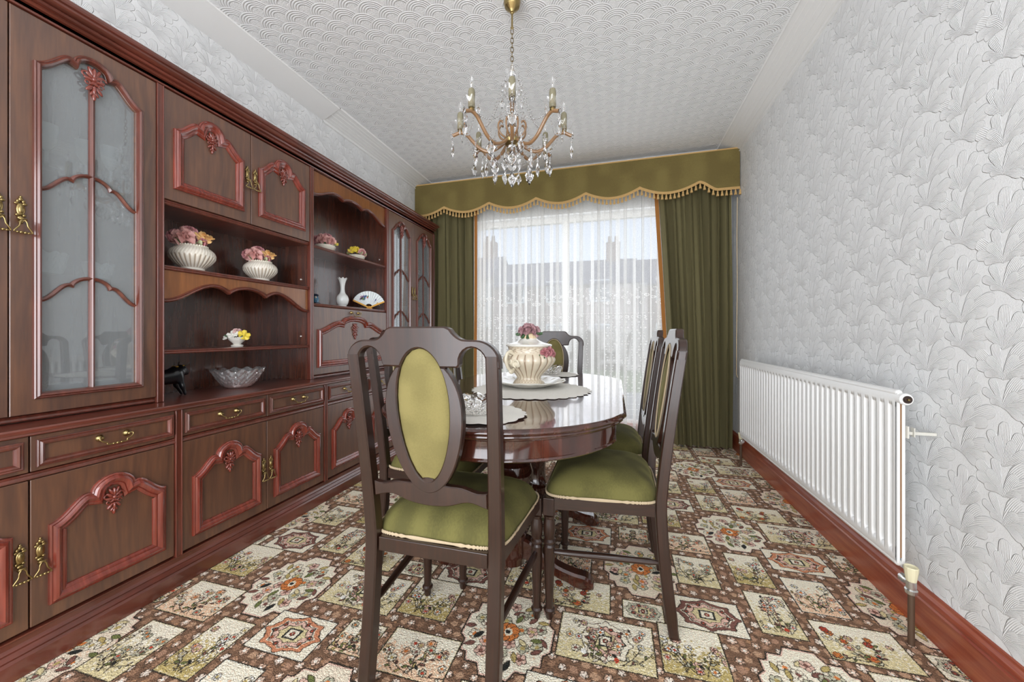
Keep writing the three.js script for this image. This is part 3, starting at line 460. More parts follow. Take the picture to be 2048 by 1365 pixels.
{
  const P = tablePath(0.447, 0.46, 0.34), up = (g) => g.rotateX(-PI / 2);
  const top = up(plate(offsetPath(P, 0.012), 0.012, TY - 0.012)); planeUV(top, (x, y, z) => [x, z]); part('table_top', top, M.table, dining);
  part('rim', up(sweep(P, [[0.0125, TY - 0.0002], [0.006, TY - 0.001], [0.001, TY - 0.006], [0, TY - 0.011], [0.003, TY - 0.016], [0.008, TY - 0.018], [0.012, TY - 0.021], [0.011, TY - 0.025], [0.016, TY - 0.031], [0.03, TY - 0.032], [0.08, TY - 0.032]], true, 0.7)), M.table, dining);
  part('apron', up(sweep(offsetPath(P, 0.03), [[0, TY - 0.0325], [0, TY - 0.037], [0.006, TY - 0.041], [0.008, TY - 0.09], [0.004, TY - 0.093], [0.003, TY - 0.097], [0.008, TY - 0.102], [0.02, TY - 0.104], [0.02, TY - 0.033]], true, 0.7)), M.table, dining);
  const col = [[0.0, 0.655], [0.075, 0.655], [0.078, 0.635], [0.06, 0.625], [0.05, 0.60], [0.045, 0.56], [0.05, 0.52], [0.055, 0.505], [0.048, 0.495], [0.055, 0.48], [0.075, 0.465], [0.084, 0.435], [0.083, 0.405], [0.074, 0.385], [0.082, 0.378], [0.083, 0.368], [0.072, 0.360], [0.058, 0.345], [0.05, 0.32], [0.046, 0.27], [0.05, 0.22], [0.056, 0.20], [0.052, 0.19], [0.06, 0.18], [0.06, 0.10], [0.054, 0.085], [0.05, 0.06], [0.03, 0.055], [0, 0.055]].reverse();
  const foot = (s) => { // scrolled foot sweeping out to the side
    const sh = [[0.03, 0.17], [0.07, 0.165], [0.12, 0.13], [0.18, 0.085], [0.25, 0.062], [0.30, 0.055], [0.325, 0.035], [0.33, 0.012], [0.31, 0.002], [0.27, 0.002], [0.22, 0.022], [0.15, 0.045], [0.09, 0.07], [0.05, 0.085], [0.03, 0.09]];
    const q = smooth([...sh], 40); const g = plate(q, 0.055, -0.0275, 0.008); if (s < 0) g.rotateY(PI); return g; };
  for (const z of [0.25, -0.25]) { const p = part('pedestal', lathe(col, 36, 0.45), M.table, dining); p.position.z = z; for (const s of [1, -1]) part('foot', foot(s), M.table, p); }
  part('stretcher', cspan(-0.02, 0.02, 0.115, 0.165, -0.195, 0.195, 0.006), M.table, dining);
}
// ---------------------------------------------------------------- dining chairs (facing +z)
const lean = (y) => y > 0.43 ? -0.075 * Math.pow((y - 0.43) / 0.59, 1.25) : -0.04 * Math.pow((0.43 - y) / 0.43, 1.5);
const bend = (g) => { const p = g.attributes.position; for (let i = 0; i < p.count; i++) p.setZ(i, p.getZ(i) + lean(p.getY(i))); return g; };
function chairProto() {
  const c = thing('dining_chair', 'x', 'chair', [0, 0, 0], 0, 'mahogany dining chairs with green velvet seats');
  for (const s of [-1, 1]) { // rear leg and back post in one
    const n = 30, g = grid(8, n, (u, v) => { const y = v * 0.945, k = y < 0.43 ? 1 : 1 - 0.12 * (y - 0.43) / 0.5, hw = 0.0185 * k, hd = (0.019 - 0.003 * v) * (y < 0.06 ? 0.85 : 1), ch = 0.8; const sq = [[1, ch], [1, -ch], [ch, -1], [-ch, -1], [-1, -ch], [-1, ch], [-ch, 1], [ch, 1], [1, ch]][Math.round(u * 8) % 9]; const cx = s * (0.183 + 0.012 * Math.max(0, (y - 0.43) / 0.5)); return [cx + sq[0] * hw, y, -0.185 + lean(y) + sq[1] * hd]; });
    part('back_post', toCreasedNormals(g, 0.5), M.chair, c);
    const L = [[0, 0], [0.011, 0], [0.013, 0.008], [0.012, 0.022], [0.019, 0.028], [0.020, 0.034], [0.015, 0.040], [0.0135, 0.05], [0.0165, 0.13], [0.0195, 0.22], [0.020, 0.255], [0.016, 0.262], [0.021, 0.268], [0.021, 0.274], [0.016, 0.281], [0.019, 0.29], [0.0215, 0.312], [0.021, 0.335], [0.017, 0.352], [0.0185, 0.356], [0.0185, 0.362], [0.012, 0.366], [0, 0.366]];
    const f = part('front_leg', [lathe(L, 18, 0.5), cspan(-0.02, 0.02, 0.3665, 0.4285, -0.02, 0.02, 0.003)], M.chair, c); f.position.set(s * 0.213, 0, 0.185);
    const st = at(lathe([[0.007, 0], [0.010, 0.03], [0.012, 0.18], [0.010, 0.33], [0.007, 0.352]], 12), 0, 0, 0, PI / 2); const sp = part('stretcher', st, M.chair, c); sp.position.set(s * 0.183, 0.235, -0.177); sp.rotation.y = s * 0.084;
    part('seat_rail', toCreasedNormals(grid(4, 1, (u, v) => { const z = -0.166 + 0.331 * v, x = s * (0.182 + 0.034 * v), q = [[0.011, 0.39], [-0.011, 0.39], [-0.011, 0.43], [0.011, 0.43], [0.011, 0.39]][Math.round(u * 4)]; return [x + q[0], q[1], z]; }), 0.3), M.chair, c);
  }
  part('seat_rail', cspan(-0.192, 0.192, 0.39, 0.43, 0.176, 0.198, 0.003), M.chair, c); part('seat_rail', cspan(-0.162, 0.162, 0.39, 0.43, -0.196, -0.174, 0.003), M.chair, c);
  // crest rail with raised middle and rounded shoulders
  const R = (a, b, n, f) => { const q = []; for (let i = 0; i <= n; i++) q.push(f(a + (b - a) * i / n)); return q; };
  const half = [[0.0, 1.018], [0.072, 1.018], [0.080, 1.014], ...R(0, 1, 6, (t) => [0.084 + 0.036 * t, 1.012 - 0.027 * Math.pow(sin(t * PI / 2), 0.8)]), [0.132, 0.9845], ...R(PI / 2, 0, 9, (a) => [0.146 + 0.0555 * cos(a), 0.930 + 0.0545 * sin(a)]), [0.2015, 0.915], [0.1695, 0.915], ...R(0, PI, 10, (a) => [0.136 + 0.0335 * cos(a), 0.925 + 0.041 * sin(a)]), [0.1035, 0.925], [0.0975, 0.9155]];
  const egg = (a, yc, hu, hd, t) => [a * cos(t) * (1 + 0.10 * sin(t)), yc + (sin(t) > 0 ? hu : hd) * sin(t)];
  const inner = (t) => egg(0.074, 0.795, 0.168, 0.188, t), tm = Math.asin((0.915 - 0.795) / 0.168);
  for (const p of half) p[0] *= 1.065;
  const topArc = R(tm, PI - tm, 16, inner), crest = [...half, ...topArc, ...half.slice(1).reverse().map(([x, y]) => [-x, y])];
  part('crest_rail', bend(at(plate(crest.slice().reverse(), 0.028, -0.014, 0.004), 0, 0, -0.185)), M.chair, c);
  const outer = (t) => egg(0.110, 0.78, 0.165, 0.205, t), to = Math.asin((0.915 - 0.78) / 0.165);
  const splat = [...R(PI - to, 2 * PI + to, 40, outer), ...R(2 * PI + tm, PI - tm, 44, inner)];
  part('splat', bend(at(plate(splat, 0.026, -0.013, 0.003), 0, 0, -0.185)), M.chair, c);
  part('lower_rail', bend(at(plate([...R(-1, 1, 24, (t) => [t * 0.166, 0.555 + 0.022 * Math.exp(-((Math.abs(t) - 0.0) ** 2) * 14) * -1 + 0.006 * cos(t * 9)]), ...R(1, -1, 24, (t) => [t * 0.166, 0.592 + 0.022 * Math.exp(-(t * t) * 6) + 0.004 * cos(t * 11)])], 0.022, -0.011, 0.003), 0, 0, -0.185)), M.chair, c);
  const pad = part('back_pad', bend(at(merge([1, -1].map((s) => grid(24, 8, (u, v) => { const t = u * 2 * PI, k = v, [x, y] = inner(t); return [x * k, 0.785 + (y - 0.785) * k, s * (0.004 + 0.014 * Math.pow(1 - k * k, 0.6))]; }))), 0, 0, -0.185)), M.pad, c);
  part('piping', bend(at(tube(R(0, 2 * PI * 0.985, 40, (t) => { const [x, y] = inner(t); return [x * 0.985, 0.785 + (y - 0.785) * 0.985, 0.0145]; }), 0.0032, 90, 6, true), 0, 0, -0.185)), M.braid, pad);
  const edge = (t) => { const a = t * 2 * PI, e = 0.28, sg = (v) => Math.sign(v) * Math.pow(Math.abs(v), e), zz = 0.012 + 0.194 * sg(sin(a)), hw = 0.196 + 0.035 * (zz + 0.18) / 0.38; return [hw * sg(cos(a)), zz]; };
  part('seat_cushion', grid(72, 14, (u, v) => { const [x, z] = edge(u), k = 1 - v; return [x * k, 0.4305 + 0.088 * Math.pow(1 - Math.pow(k, 3.4), 0.62), 0.012 + (z - 0.012) * k]; }), M.velvet, c);
  planeUV(c.children[c.children.length - 1].geometry, (x, y, z) => [x, z]); planeUV(pad.geometry, (x, y, z) => [x, y]);
  part('braid', toCreasedNormals(grid(420, 5, (u, v) => { const [x, z] = edge(u), b = v * 2 * PI, r = 0.0042 * (1 + 0.28 * cos(u * 2 * PI * 105)); const l = Math.hypot(x, z) || 1; return [x + x / l * (0.002 + r * 0.7 * cos(b)), 0.4355 + r * 1.1 * sin(b), z + (z - 0.012) / l * (0.002 + r * 0.7 * cos(b))]; }), 0.9), M.braid, c);
  return c;
}
const chair0 = chairProto();
chair0.position.set(-0.479, 0, -1.105); chair0.rotation.y = PI; chair0.userData.label = 'green velvet dining chair nearest the camera, its back turned to it';
copyOf(chair0, [-0.43, 0, -2.465], 0, 'green velvet dining chair at the window end of the table, behind the tureen');
copyOf(chair0, [-0.038, 0, -1.512], -PI / 2, 'green velvet dining chair on the radiator side, the nearer of the two');
copyOf(chair0, [-0.048, 0, -2.012], -PI / 2, 'green velvet dining chair on the radiator side, the one nearer the window');
copyOf(chair0, [-0.762, 0, -1.575], PI / 2, 'green velvet dining chair on the cabinet side, seen behind the nearest chair');
copyOf(chair0, [-0.882, 0, -2.33], PI / 2, 'green velvet dining chair on the cabinet side, nearer the window');
// ---------------------------------------------------------------- curtains, pelmet, net
M.curtain = mat({ color: '#716a48', roughness: 0.95, sheen: 1, sheenColor: new THREE.Color('#97925e'), sheenRoughness: 0.4 });
M.pelmet = mat({ map: napTex('#706236', '#7e7040'), roughness: 0.95, sheen: 1, sheenColor: new THREE.Color('#a3965a'), sheenRoughness: 0.45 });
M.lining = mat({ color: '#b4783c', roughness: 0.9 });
M.gold = mat({ color: '#cba76d', roughness: 0.85 });
function curtain(name, label, x0t, x1t, x0b, x1b, folds, inner) {
  const c = thing(name, label, 'curtain', [0, 0, 0], 0, 'green velvet curtains');
  const ph = []; for (let i = 0; i < 40; i++) ph.push(rr(-0.5, 0.5));
  const f = (u, y) => { const k = u * folds, i = Math.floor(k), w = k + 0.33 * (ph[i % 40] * (1 - (k - i)) + ph[(i + 1) % 40] * (k - i)) + 0.06 * sin(y * 1.7 + ph[i % 40] * 9); const a = 0.041 + 0.013 * sin(y * 1.3 + i); return [0.010 * sin(4 * PI * w), a * sin(2 * PI * w) + 0.012 * sin(5.1 * PI * w + y)]; };
  const surf = (u, v, dz) => { const y = 0.012 + v * 2.36, t = v, [dx, z] = f(u, y); return [(x0b + (x0t - x0b) * t) * (1 - u) + (x1b + (x1t - x1b) * t) * u + dx, y, -3.592 + z + dz]; };
  part('drape', grid(folds * 14, 40, (u, v) => surf(u, v, 0)), M.curtain, c);
  const e = inner; part('lining', grid(2, 40, (u, v) => { const p = surf(e, v, 0); return [p[0] + (e ? 1 : -1) * 0.034 * u, p[1], p[2] - 0.012 + 0.006 * u]; }), M.lining, c);
  return c;
}
curtain('velvet_curtain', 'green velvet curtain beside the cabinets, left of the net', -1.97, -1.395, -1.97, -1.40, 7, 1);
curtain('velvet_curtain', 'green velvet curtain beside the radiator, right of the net', 0.385, 0.975, 0.515, 0.965, 8, 0);
// net with embroidered bands
{
  const W = 1024, Hh = 2048, g = new Float32Array(W * Hh).fill(0.46), TW = 0.36, TH = 2.34;
  const spot = (x, y, r, a, hole = 0) => { for (let j = Math.floor((y - r) / TH * Hh); j <= (y + r) / TH * Hh; j++) for (let i = Math.floor((x - r) / TW * W); i <= (x + r) / TW * W; i++) { const d = Math.hypot(i / W * TW - x, j / Hh * TH - y); if (d < r && j >= 0 && j < Hh) g[j * W + (((i % W) + W) % W)] = d < hole ? 0.22 : a; } };
  const ringAt = (x, y, r, n, s) => { for (let k = 0; k < n; k++) spot(x + r * cos(k / n * 2 * PI), y + r * sin(k / n * 2 * PI), s, 0.9); };
  for (let k = 0; k < 4; k++) { const x = (k + 0.5) * TW / 4; // upper band of sprigs at about 1.3 m
    ringAt(x, 1.22, 0.014, 8, 0.0045); spot(x, 1.22, 0.006, 0.9, 0.003); for (let i = 0; i < 9; i++) spot(x + 0.03 * sin(i * 0.7), 1.25 + i * 0.014, 0.0042, 0.88, 0.0016); ringAt(x + 0.03, 1.29, 0.010, 7, 0.0035); ringAt(x - 0.025, 1.27, 0.009, 7, 0.0035); }
  for (let k = 0; k < 6; k++) { const x = (k + 0.5) * TW / 6; for (let y = 0.36; y < 1.06; y += 0.052) { spot(x + 0.008 * sin(y * 40), y, 0.0065, 0.92, 0.0028); spot(x + 0.014 * cos(y * 30), y + 0.026, 0.004, 0.85); } ringAt(x, 1.085, 0.012, 8, 0.0035); }
  for (let k = 0; k < 24; k++) { spot((k + 0.5) * TW / 24, 1.12, 0.003, 0.85); spot((k + 0.5) * TW / 24, 0.33, 0.003, 0.85); for (let y = 0.06; y < 0.3; y += 0.05) spot((k + 0.5 * ((y * 20) % 2)) * TW / 24, y, 0.003, 0.8); }
  const weave = noiseAt(256, 512, 77);
  const alpha = texOf(W, Hh, (x, y) => { const q = g[Math.floor(y * Hh) * W + Math.floor(x * W)]; return q > 0.6 || q < 0.3 ? q : q + 0.10 * (weave(x * 256, y * 512) - 0.5); }, { rx: 1 / TW, ry: 1 / TH });
  M.net = mat({ color: '#f4f4f2', roughness: 1, transmission: 0.22, thickness: 0, transparent: true, alphaMap: alpha, side: THREE.DoubleSide });
  const ph = []; for (let i = 0; i < 64; i++) ph.push(rr(-0.5, 0.5));
  const x0 = -1.62, x1 = 0.72, n = 18;
  const geo = grid(n * 22, 18, (u, v) => { const k = u * n, i = Math.floor(k), fr = k - i, w = k + 0.5 * (ph[i] * (1 - fr) + ph[i + 1] * fr), am = 0.6 + 0.5 * Math.abs(ph[(i * 7) % 60]); return [x0 + (x1 - x0) * u + 0.030 * am * sin(4 * PI * w) + 0.012 * sin(7.3 * PI * w + 1), 0.075 + v * 2.30, -3.690 + 0.020 * am * sin(2 * PI * w) + 0.006 * sin(6.1 * PI * w) + 0.004 * sin(v * 3 + i)]; });
  const p = geo.attributes.uv; for (let j = 0; j <= 18; j++) for (let i = 0; i <= n * 22; i++) p.setXY(j * (n * 22 + 1) + i, i / (n * 22) * 4.4, 0.0 + j / 18 * 2.30);
  mono('net_curtain', geo, M.net, 'white embroidered net curtain hanging in front of the window', 'net curtain');
}
{ // pelmet with a scalloped, fringed edge
  const p = thing('pelmet', 'olive velvet pelmet with a scalloped gold fringe over the window', 'pelmet');
  const xa = XL + 0.004, xb = XR - 0.006, peaks = [-2.18, -1.692, -1.206, -0.728, -0.262, 0.212, 0.692], edge = [];
  const yAt = (x) => { if (x > 0.692) { const t = Math.min(1, (x - 0.692) / 0.15); return 2.297 - 0.079 * (t * t * (3 - 2 * t)); } let i = 0; while (peaks[i + 1] < x) i++; const t = (x - peaks[i]) / (peaks[i + 1] - peaks[i]); return 2.297 - 0.068 * Math.pow(sin(PI * t), 0.9); };
  for (let i = 0; i <= 180; i++) { const x = xa + (xb - xa) * i / 180; edge.push([x, yAt(x)]); }
  part('board', planeUV(plate([...edge, [xb, 2.556], [xa, 2.556]], 0.02, -3.52), (x, y) => [x * 0.5, y * 0.5]), M.pelmet, p);
  part('top_board', span(xa, xb, 2.52, 2.54, -3.573, -3.5205), M.pelmet, p);
  part('edging', cspan(xa, xb, 2.548, 2.560, -3.503, -3.496, 0.002), M.gold, p);
  part('fringe_braid', sweep(edge, [[0.012, -3.4995], [0.012, -3.494], [0.008, -3.492], [0.004, -3.494], [0, -3.492], [-0.004, -3.494], [-0.008, -3.492], [-0.010, -3.494], [-0.010, -3.4995]], false), M.gold, p);
  const tas = lathe([[0, -0.043], [0.0085, -0.043], [0.0095, -0.041], [0.007, -0.026], [0.0045, -0.020], [0.006, -0.017], [0.006, -0.012], [0.003, -0.008], [0.0025, 0]], 10);
  let len = 0; for (let i = 1; i < edge.length; i++) { len += Math.hypot(edge[i][0] - edge[i - 1][0], edge[i][1] - edge[i - 1][1]); if (len > 0.0285) { len = 0; const o = part('tassel', tas, M.gold, p); o.position.set(edge[i][0], edge[i][1] - 0.008, -3.494); o.scale.set(1.25, 1.12, 1); } }
}
{ const c = mono('curtain_cord', tube([[0.985, 2.14, -3.50], [0.983, 1.8, -3.505], [0.985, 1.4, -3.503], [0.981, 1.0, -3.506], [0.980, 0.72, -3.505], [0.978, 0.66, -3.50], [0.988, 0.635, -3.50]], 0.0035, 60, 6), mat({ color: '#d8c3a2', roughness: 0.8 }), 'thin beige pull cord hanging beside the right curtain', 'cord'); }
// ---------------------------------------------------------------- chandelier (local +z towards the camera)
M.tan = mat({ color: '#8f6c49', roughness: 0.3, clearcoat: 0.8, clearcoatRoughness: 0.05 });
M.candle = mat({ color: '#827c64', roughness: 0.55 });
M.oldBrass = mat({ color: '#86734d', metalness: 1, roughness: 0.3 });
M.clear = mat({ color: '#ffffff', transmission: 1, thickness: 0, roughness: 0.02, ior: 1.9 });
{
  const ch = thing('chandelier', 'crystal chandelier with eight candle arms hanging over the table', 'chandelier', [-0.466, 0, -1.687], Math.atan2(0.466, 1.687));
  part('ceiling_rose', lathe([[0, 2.508], [0.010, 2.510], [0.016, 2.52], [0.034, 2.535], [0.04, 2.555], [0.036, 2.57], [0.042, 2.58], [0.044, 2.5985], [0, 2.5985]], 28), M.brass, ch);
  part('stem', [at(new THREE.CylinderGeometry(0.0045, 0.0045, 0.07, 10), 0, 2.475, 0), ball(0.007, 0, 2.508, 0), at(new THREE.TorusGeometry(0.006, 0.002, 6, 12), 0, 2.438, 0)], M.brass, ch);
  const link = (() => { const q = []; for (let i = 0; i < 16; i++) { const a = i / 16 * 2 * PI; q.push([0.0068 * cos(a), 0.0135 * Math.sign(sin(a)) * Math.pow(Math.abs(sin(a)), 0.8), 0]); } return tube(q, 0.0017, 32, 6, true); })();
  for (let i = 0; i < 9; i++) { const l = part('chain_link', link, M.oldBrass, ch); l.position.y = 2.421 - i * 0.0215; l.rotation.y = i % 2 ? PI / 2 : 0.1; }
  const scal = (r0, r1, y0, y1, n, k, bow = 1.6) => grid(48, 6, (u, v) => { const a = u * 2 * PI, w = r0 + (r1 - r0) * Math.pow(v, 1 / bow), lobe = 1 + k * v * v * cos(n * a); return [w * lobe * cos(a), y0 + (y1 - y0) * Math.pow(v, bow) + 0.003 * v * cos(n * a), w * lobe * sin(a)]; });
  part('crown', scal(0.012, 0.046, 2.165, 2.222, 8, 0.07), M.clear, ch);
  part('column', [lathe([[0, 2.262], [0.004, 2.262], [0.006, 2.25], [0.018, 2.225], [0.012, 2.2], [0.008, 2.18], [0.012, 2.165], [0.022, 2.14], [0.025, 2.11], [0.016, 2.085], [0.010, 2.07], [0.014, 2.06], [0.021, 2.04], [0.016, 2.015], [0.010, 2.0], [0.019, 1.985], [0.026, 1.96], [0.02, 1.935], [0.012, 1.925], [0, 1.925]].reverse(), 14, 0.2), lathe([[0, 1.885], [0.022, 1.88], [0.034, 1.862], [0.030, 1.84], [0.014, 1.82], [0.010, 1.815], [0, 1.815]].reverse(), 14, 0.2)], M.crystal, ch);
  part('hub', lathe([[0, 1.885], [0.02, 1.886], [0.036, 1.895], [0.041, 1.908], [0.034, 1.918], [0.012, 1.925], [0, 1.925]], 28), M.brass, ch);
  part('finial_ball', new THREE.IcosahedronGeometry(0.021, 1).translate(0, 1.787, 0), M.crystal, ch);
  const kite = (() => { const P = [[0, 0, 0], [0.006, -0.008, 0.003], [0.0135, -0.024, 0.003], [0.009, -0.036, 0.003], [0, -0.050, 0]], ring = (s, z) => [[0.005, -0.006], [0.0135, -0.022], [0.010, -0.033], [0, -0.049], [-0.010, -0.033], [-0.0135, -0.022], [-0.005, -0.006], [0, 0]].map(([x, y]) => [x * s, (y + 0.024) * s - 0.024, z]); const A = ring(1, 0), B = ring(0.62, 0.0042), C = ring(0.62, -0.0042), pos = []; const tri = (a, b, c) => pos.push(...a, ...b, ...c);
    for (let i = 0; i < 8; i++) { const j = (i + 1) % 8; tri(A[j], A[i], B[i]); tri(A[j], B[i], B[j]); tri(B[j], B[i], [0, -0.022, 0.0055]); tri(A[i], A[j], C[i]); tri(C[i], A[j], C[j]); tri(C[i], C[j], [0, -0.022, -0.0055]); } const g = new THREE.BufferGeometry(); g.setAttribute('position', new THREE.Float32BufferAttribute(pos, 3)); g.computeVertexNormals(); return g; })();
  const bead = (r, p) => { const g = new THREE.IcosahedronGeometry(r, 0); g.translate(p[0], p[1], p[2]); return g; };
  const string = (a, b, sag, n, r) => { const q = []; for (let i = 0; i <= n; i++) { const t = i / n; q.push(bead(r * (i % 3 === 1 ? 1.25 : 1), [a[0] + (b[0] - a[0]) * t, a[1] + (b[1] - a[1]) * t - sag * 4 * t * (1 - t), a[2] + (b[2] - a[2]) * t])); } return q; };
  const pol = (r, y, a) => [r * sin(a), y, r * cos(a)];
  const drop = (r, y, a, s = 1, turn = 0) => { const o = part('crystal_drop', kite, M.crystal, ch); o.position.set(...pol(r, y, a)); o.rotation.y = a + turn; o.scale.setScalar(s); const t = part('drop_bead', merge([bead(0.0042, [0, 0.004, 0]), bead(0.0032, [0, 0.011, 0])]), M.crystal, o); };
  const arm = tube([[0, 1.905, 0.030], [0, 1.882, 0.055], [0, 1.862, 0.088], [0, 1.856, 0.118], [0, 1.874, 0.155], [0, 1.905, 0.185], [0, 1.934, 0.212], [0, 1.944, 0.232], [0, 1.944, 0.247], [0, 1.936, 0.265], [0, 1.930, 0.279]], 0.0082, 44, 10);
  const scroll = tube([[0, 1.915, 0.03], [0, 1.928, 0.055], [0, 1.950, 0.068], [0, 1.978, 0.066], [0, 1.990, 0.054], [0, 1.983, 0.046]], 0.0045, 24, 8);
  const cup = scal(0.010, 0.043, 1.954, 1.986, 10, 0.09);
  const holder = [lathe([[0, 1.942], [0.008, 1.943], [0.013, 1.950], [0.011, 1.956], [0.005, 1.958], [0, 1.958]], 16)];
  const sleeve = lathe([[0, 1.9585], [0.0135, 1.9585], [0.0145, 1.962], [0.0145, 2.026], [0.012, 2.036], [0.006, 2.040], [0, 2.040]], 18);
  const bulb = lathe([[0.0005, 2.0405], [0.006, 2.042], [0.0105, 2.054], [0.0125, 2.066], [0.010, 2.082], [0.004, 2.096], [0.0005, 2.100]], 18);
  const wire = [at(new THREE.CylinderGeometry(0.0008, 0.0008, 0.02, 6), 0, 2.051, 0), at(new THREE.TorusGeometry(0.003, 0.0005, 4, 10), 0, 2.063, 0)];
  for (let k = 0; k < 8; k++) {
    const a = k * PI / 4, A = part('arm', arm, M.tan, ch); A.rotation.y = a;
    const put = (name, g, m) => { const o = part(name, g, m, A); o.position.z = 0.243; return o; };
    put('candle_holder', holder, M.brass); put('drip_cup', cup, M.clear); put('candle_sleeve', sleeve, M.candle); put('bulb', bulb, M.clear); put('filament', wire, M.brass);
    const S = part('scroll', scroll, M.tan, ch); S.rotation.y = a + PI / 8;
    const b = a + PI / 4;
    part('bead_string', [...string(pol(0.044, 2.19, a), pol(0.170, 1.905, a), 0.05, 22, 0.0038)], M.crystal, ch);
    part('bead_string', [...string(pol(0.225, 1.955, a), pol(0.225, 1.955, b), 0.055, 18, 0.0036)], M.crystal, ch);
    part('bead_string', [...string(pol(0.110, 1.850, a), pol(0.018, 1.800, a), 0.018, 9, 0.0046)], M.crystal, ch);
    part('rosette', [0, 1, 2, 3, 4, 5].map((i) => bead(0.0055, [pol(0.118, 1.862, a)[0] + 0.008 * cos(i), 1.864 + 0.008 * sin(i * 1.05), pol(0.118, 1.862, a)[2] + 0.006 * sin(i)])), M.crystal, ch);
    part('rosette', [0, 1, 2, 3, 4, 5].map((i) => bead(0.005, [pol(0.054, 1.99, a + PI / 8)[0] + 0.008 * cos(i * 1.05), 1.996 + 0.007 * sin(i * 1.05), pol(0.054, 1.99, a + PI / 8)[2] + 0.005 * sin(i)])), M.crystal, ch);
    drop(0.279, 1.886, a, 1.35); drop(0.120, 1.805, a, 1.5, 0.2); drop(0.172, 1.836, a + 0.22, 1.45, 0.5); drop(0.085, 1.79, a + PI / 8, 1.3, 0.9);
    part('bead_string', string(pol(0.279, 1.93, a), pol(0.279, 1.90, a), 0, 4, 0.004), M.crystal, ch); part('bead_string', string(pol(0.120, 1.848, a), pol(0.120, 1.815, a), 0, 4, 0.004), M.crystal, ch); part('bead_string', string(pol(0.172, 1.885, a + 0.22), pol(0.172, 1.85, a + 0.22), 0, 4, 0.004), M.crystal, ch);
    for (const [dr, da] of [[0.041, 0], [0, 0.165], [0, -0.165], [-0.04, 0]]) drop(0.243 + dr, 1.948, a + da, 0.72, 0.3);
    drop(0.044, 2.172, a, 0.8); drop(0.024, 2.07, a + 0.3, 0.7);
  }
  drop(0.001, 1.76, 0, 1.4);
}
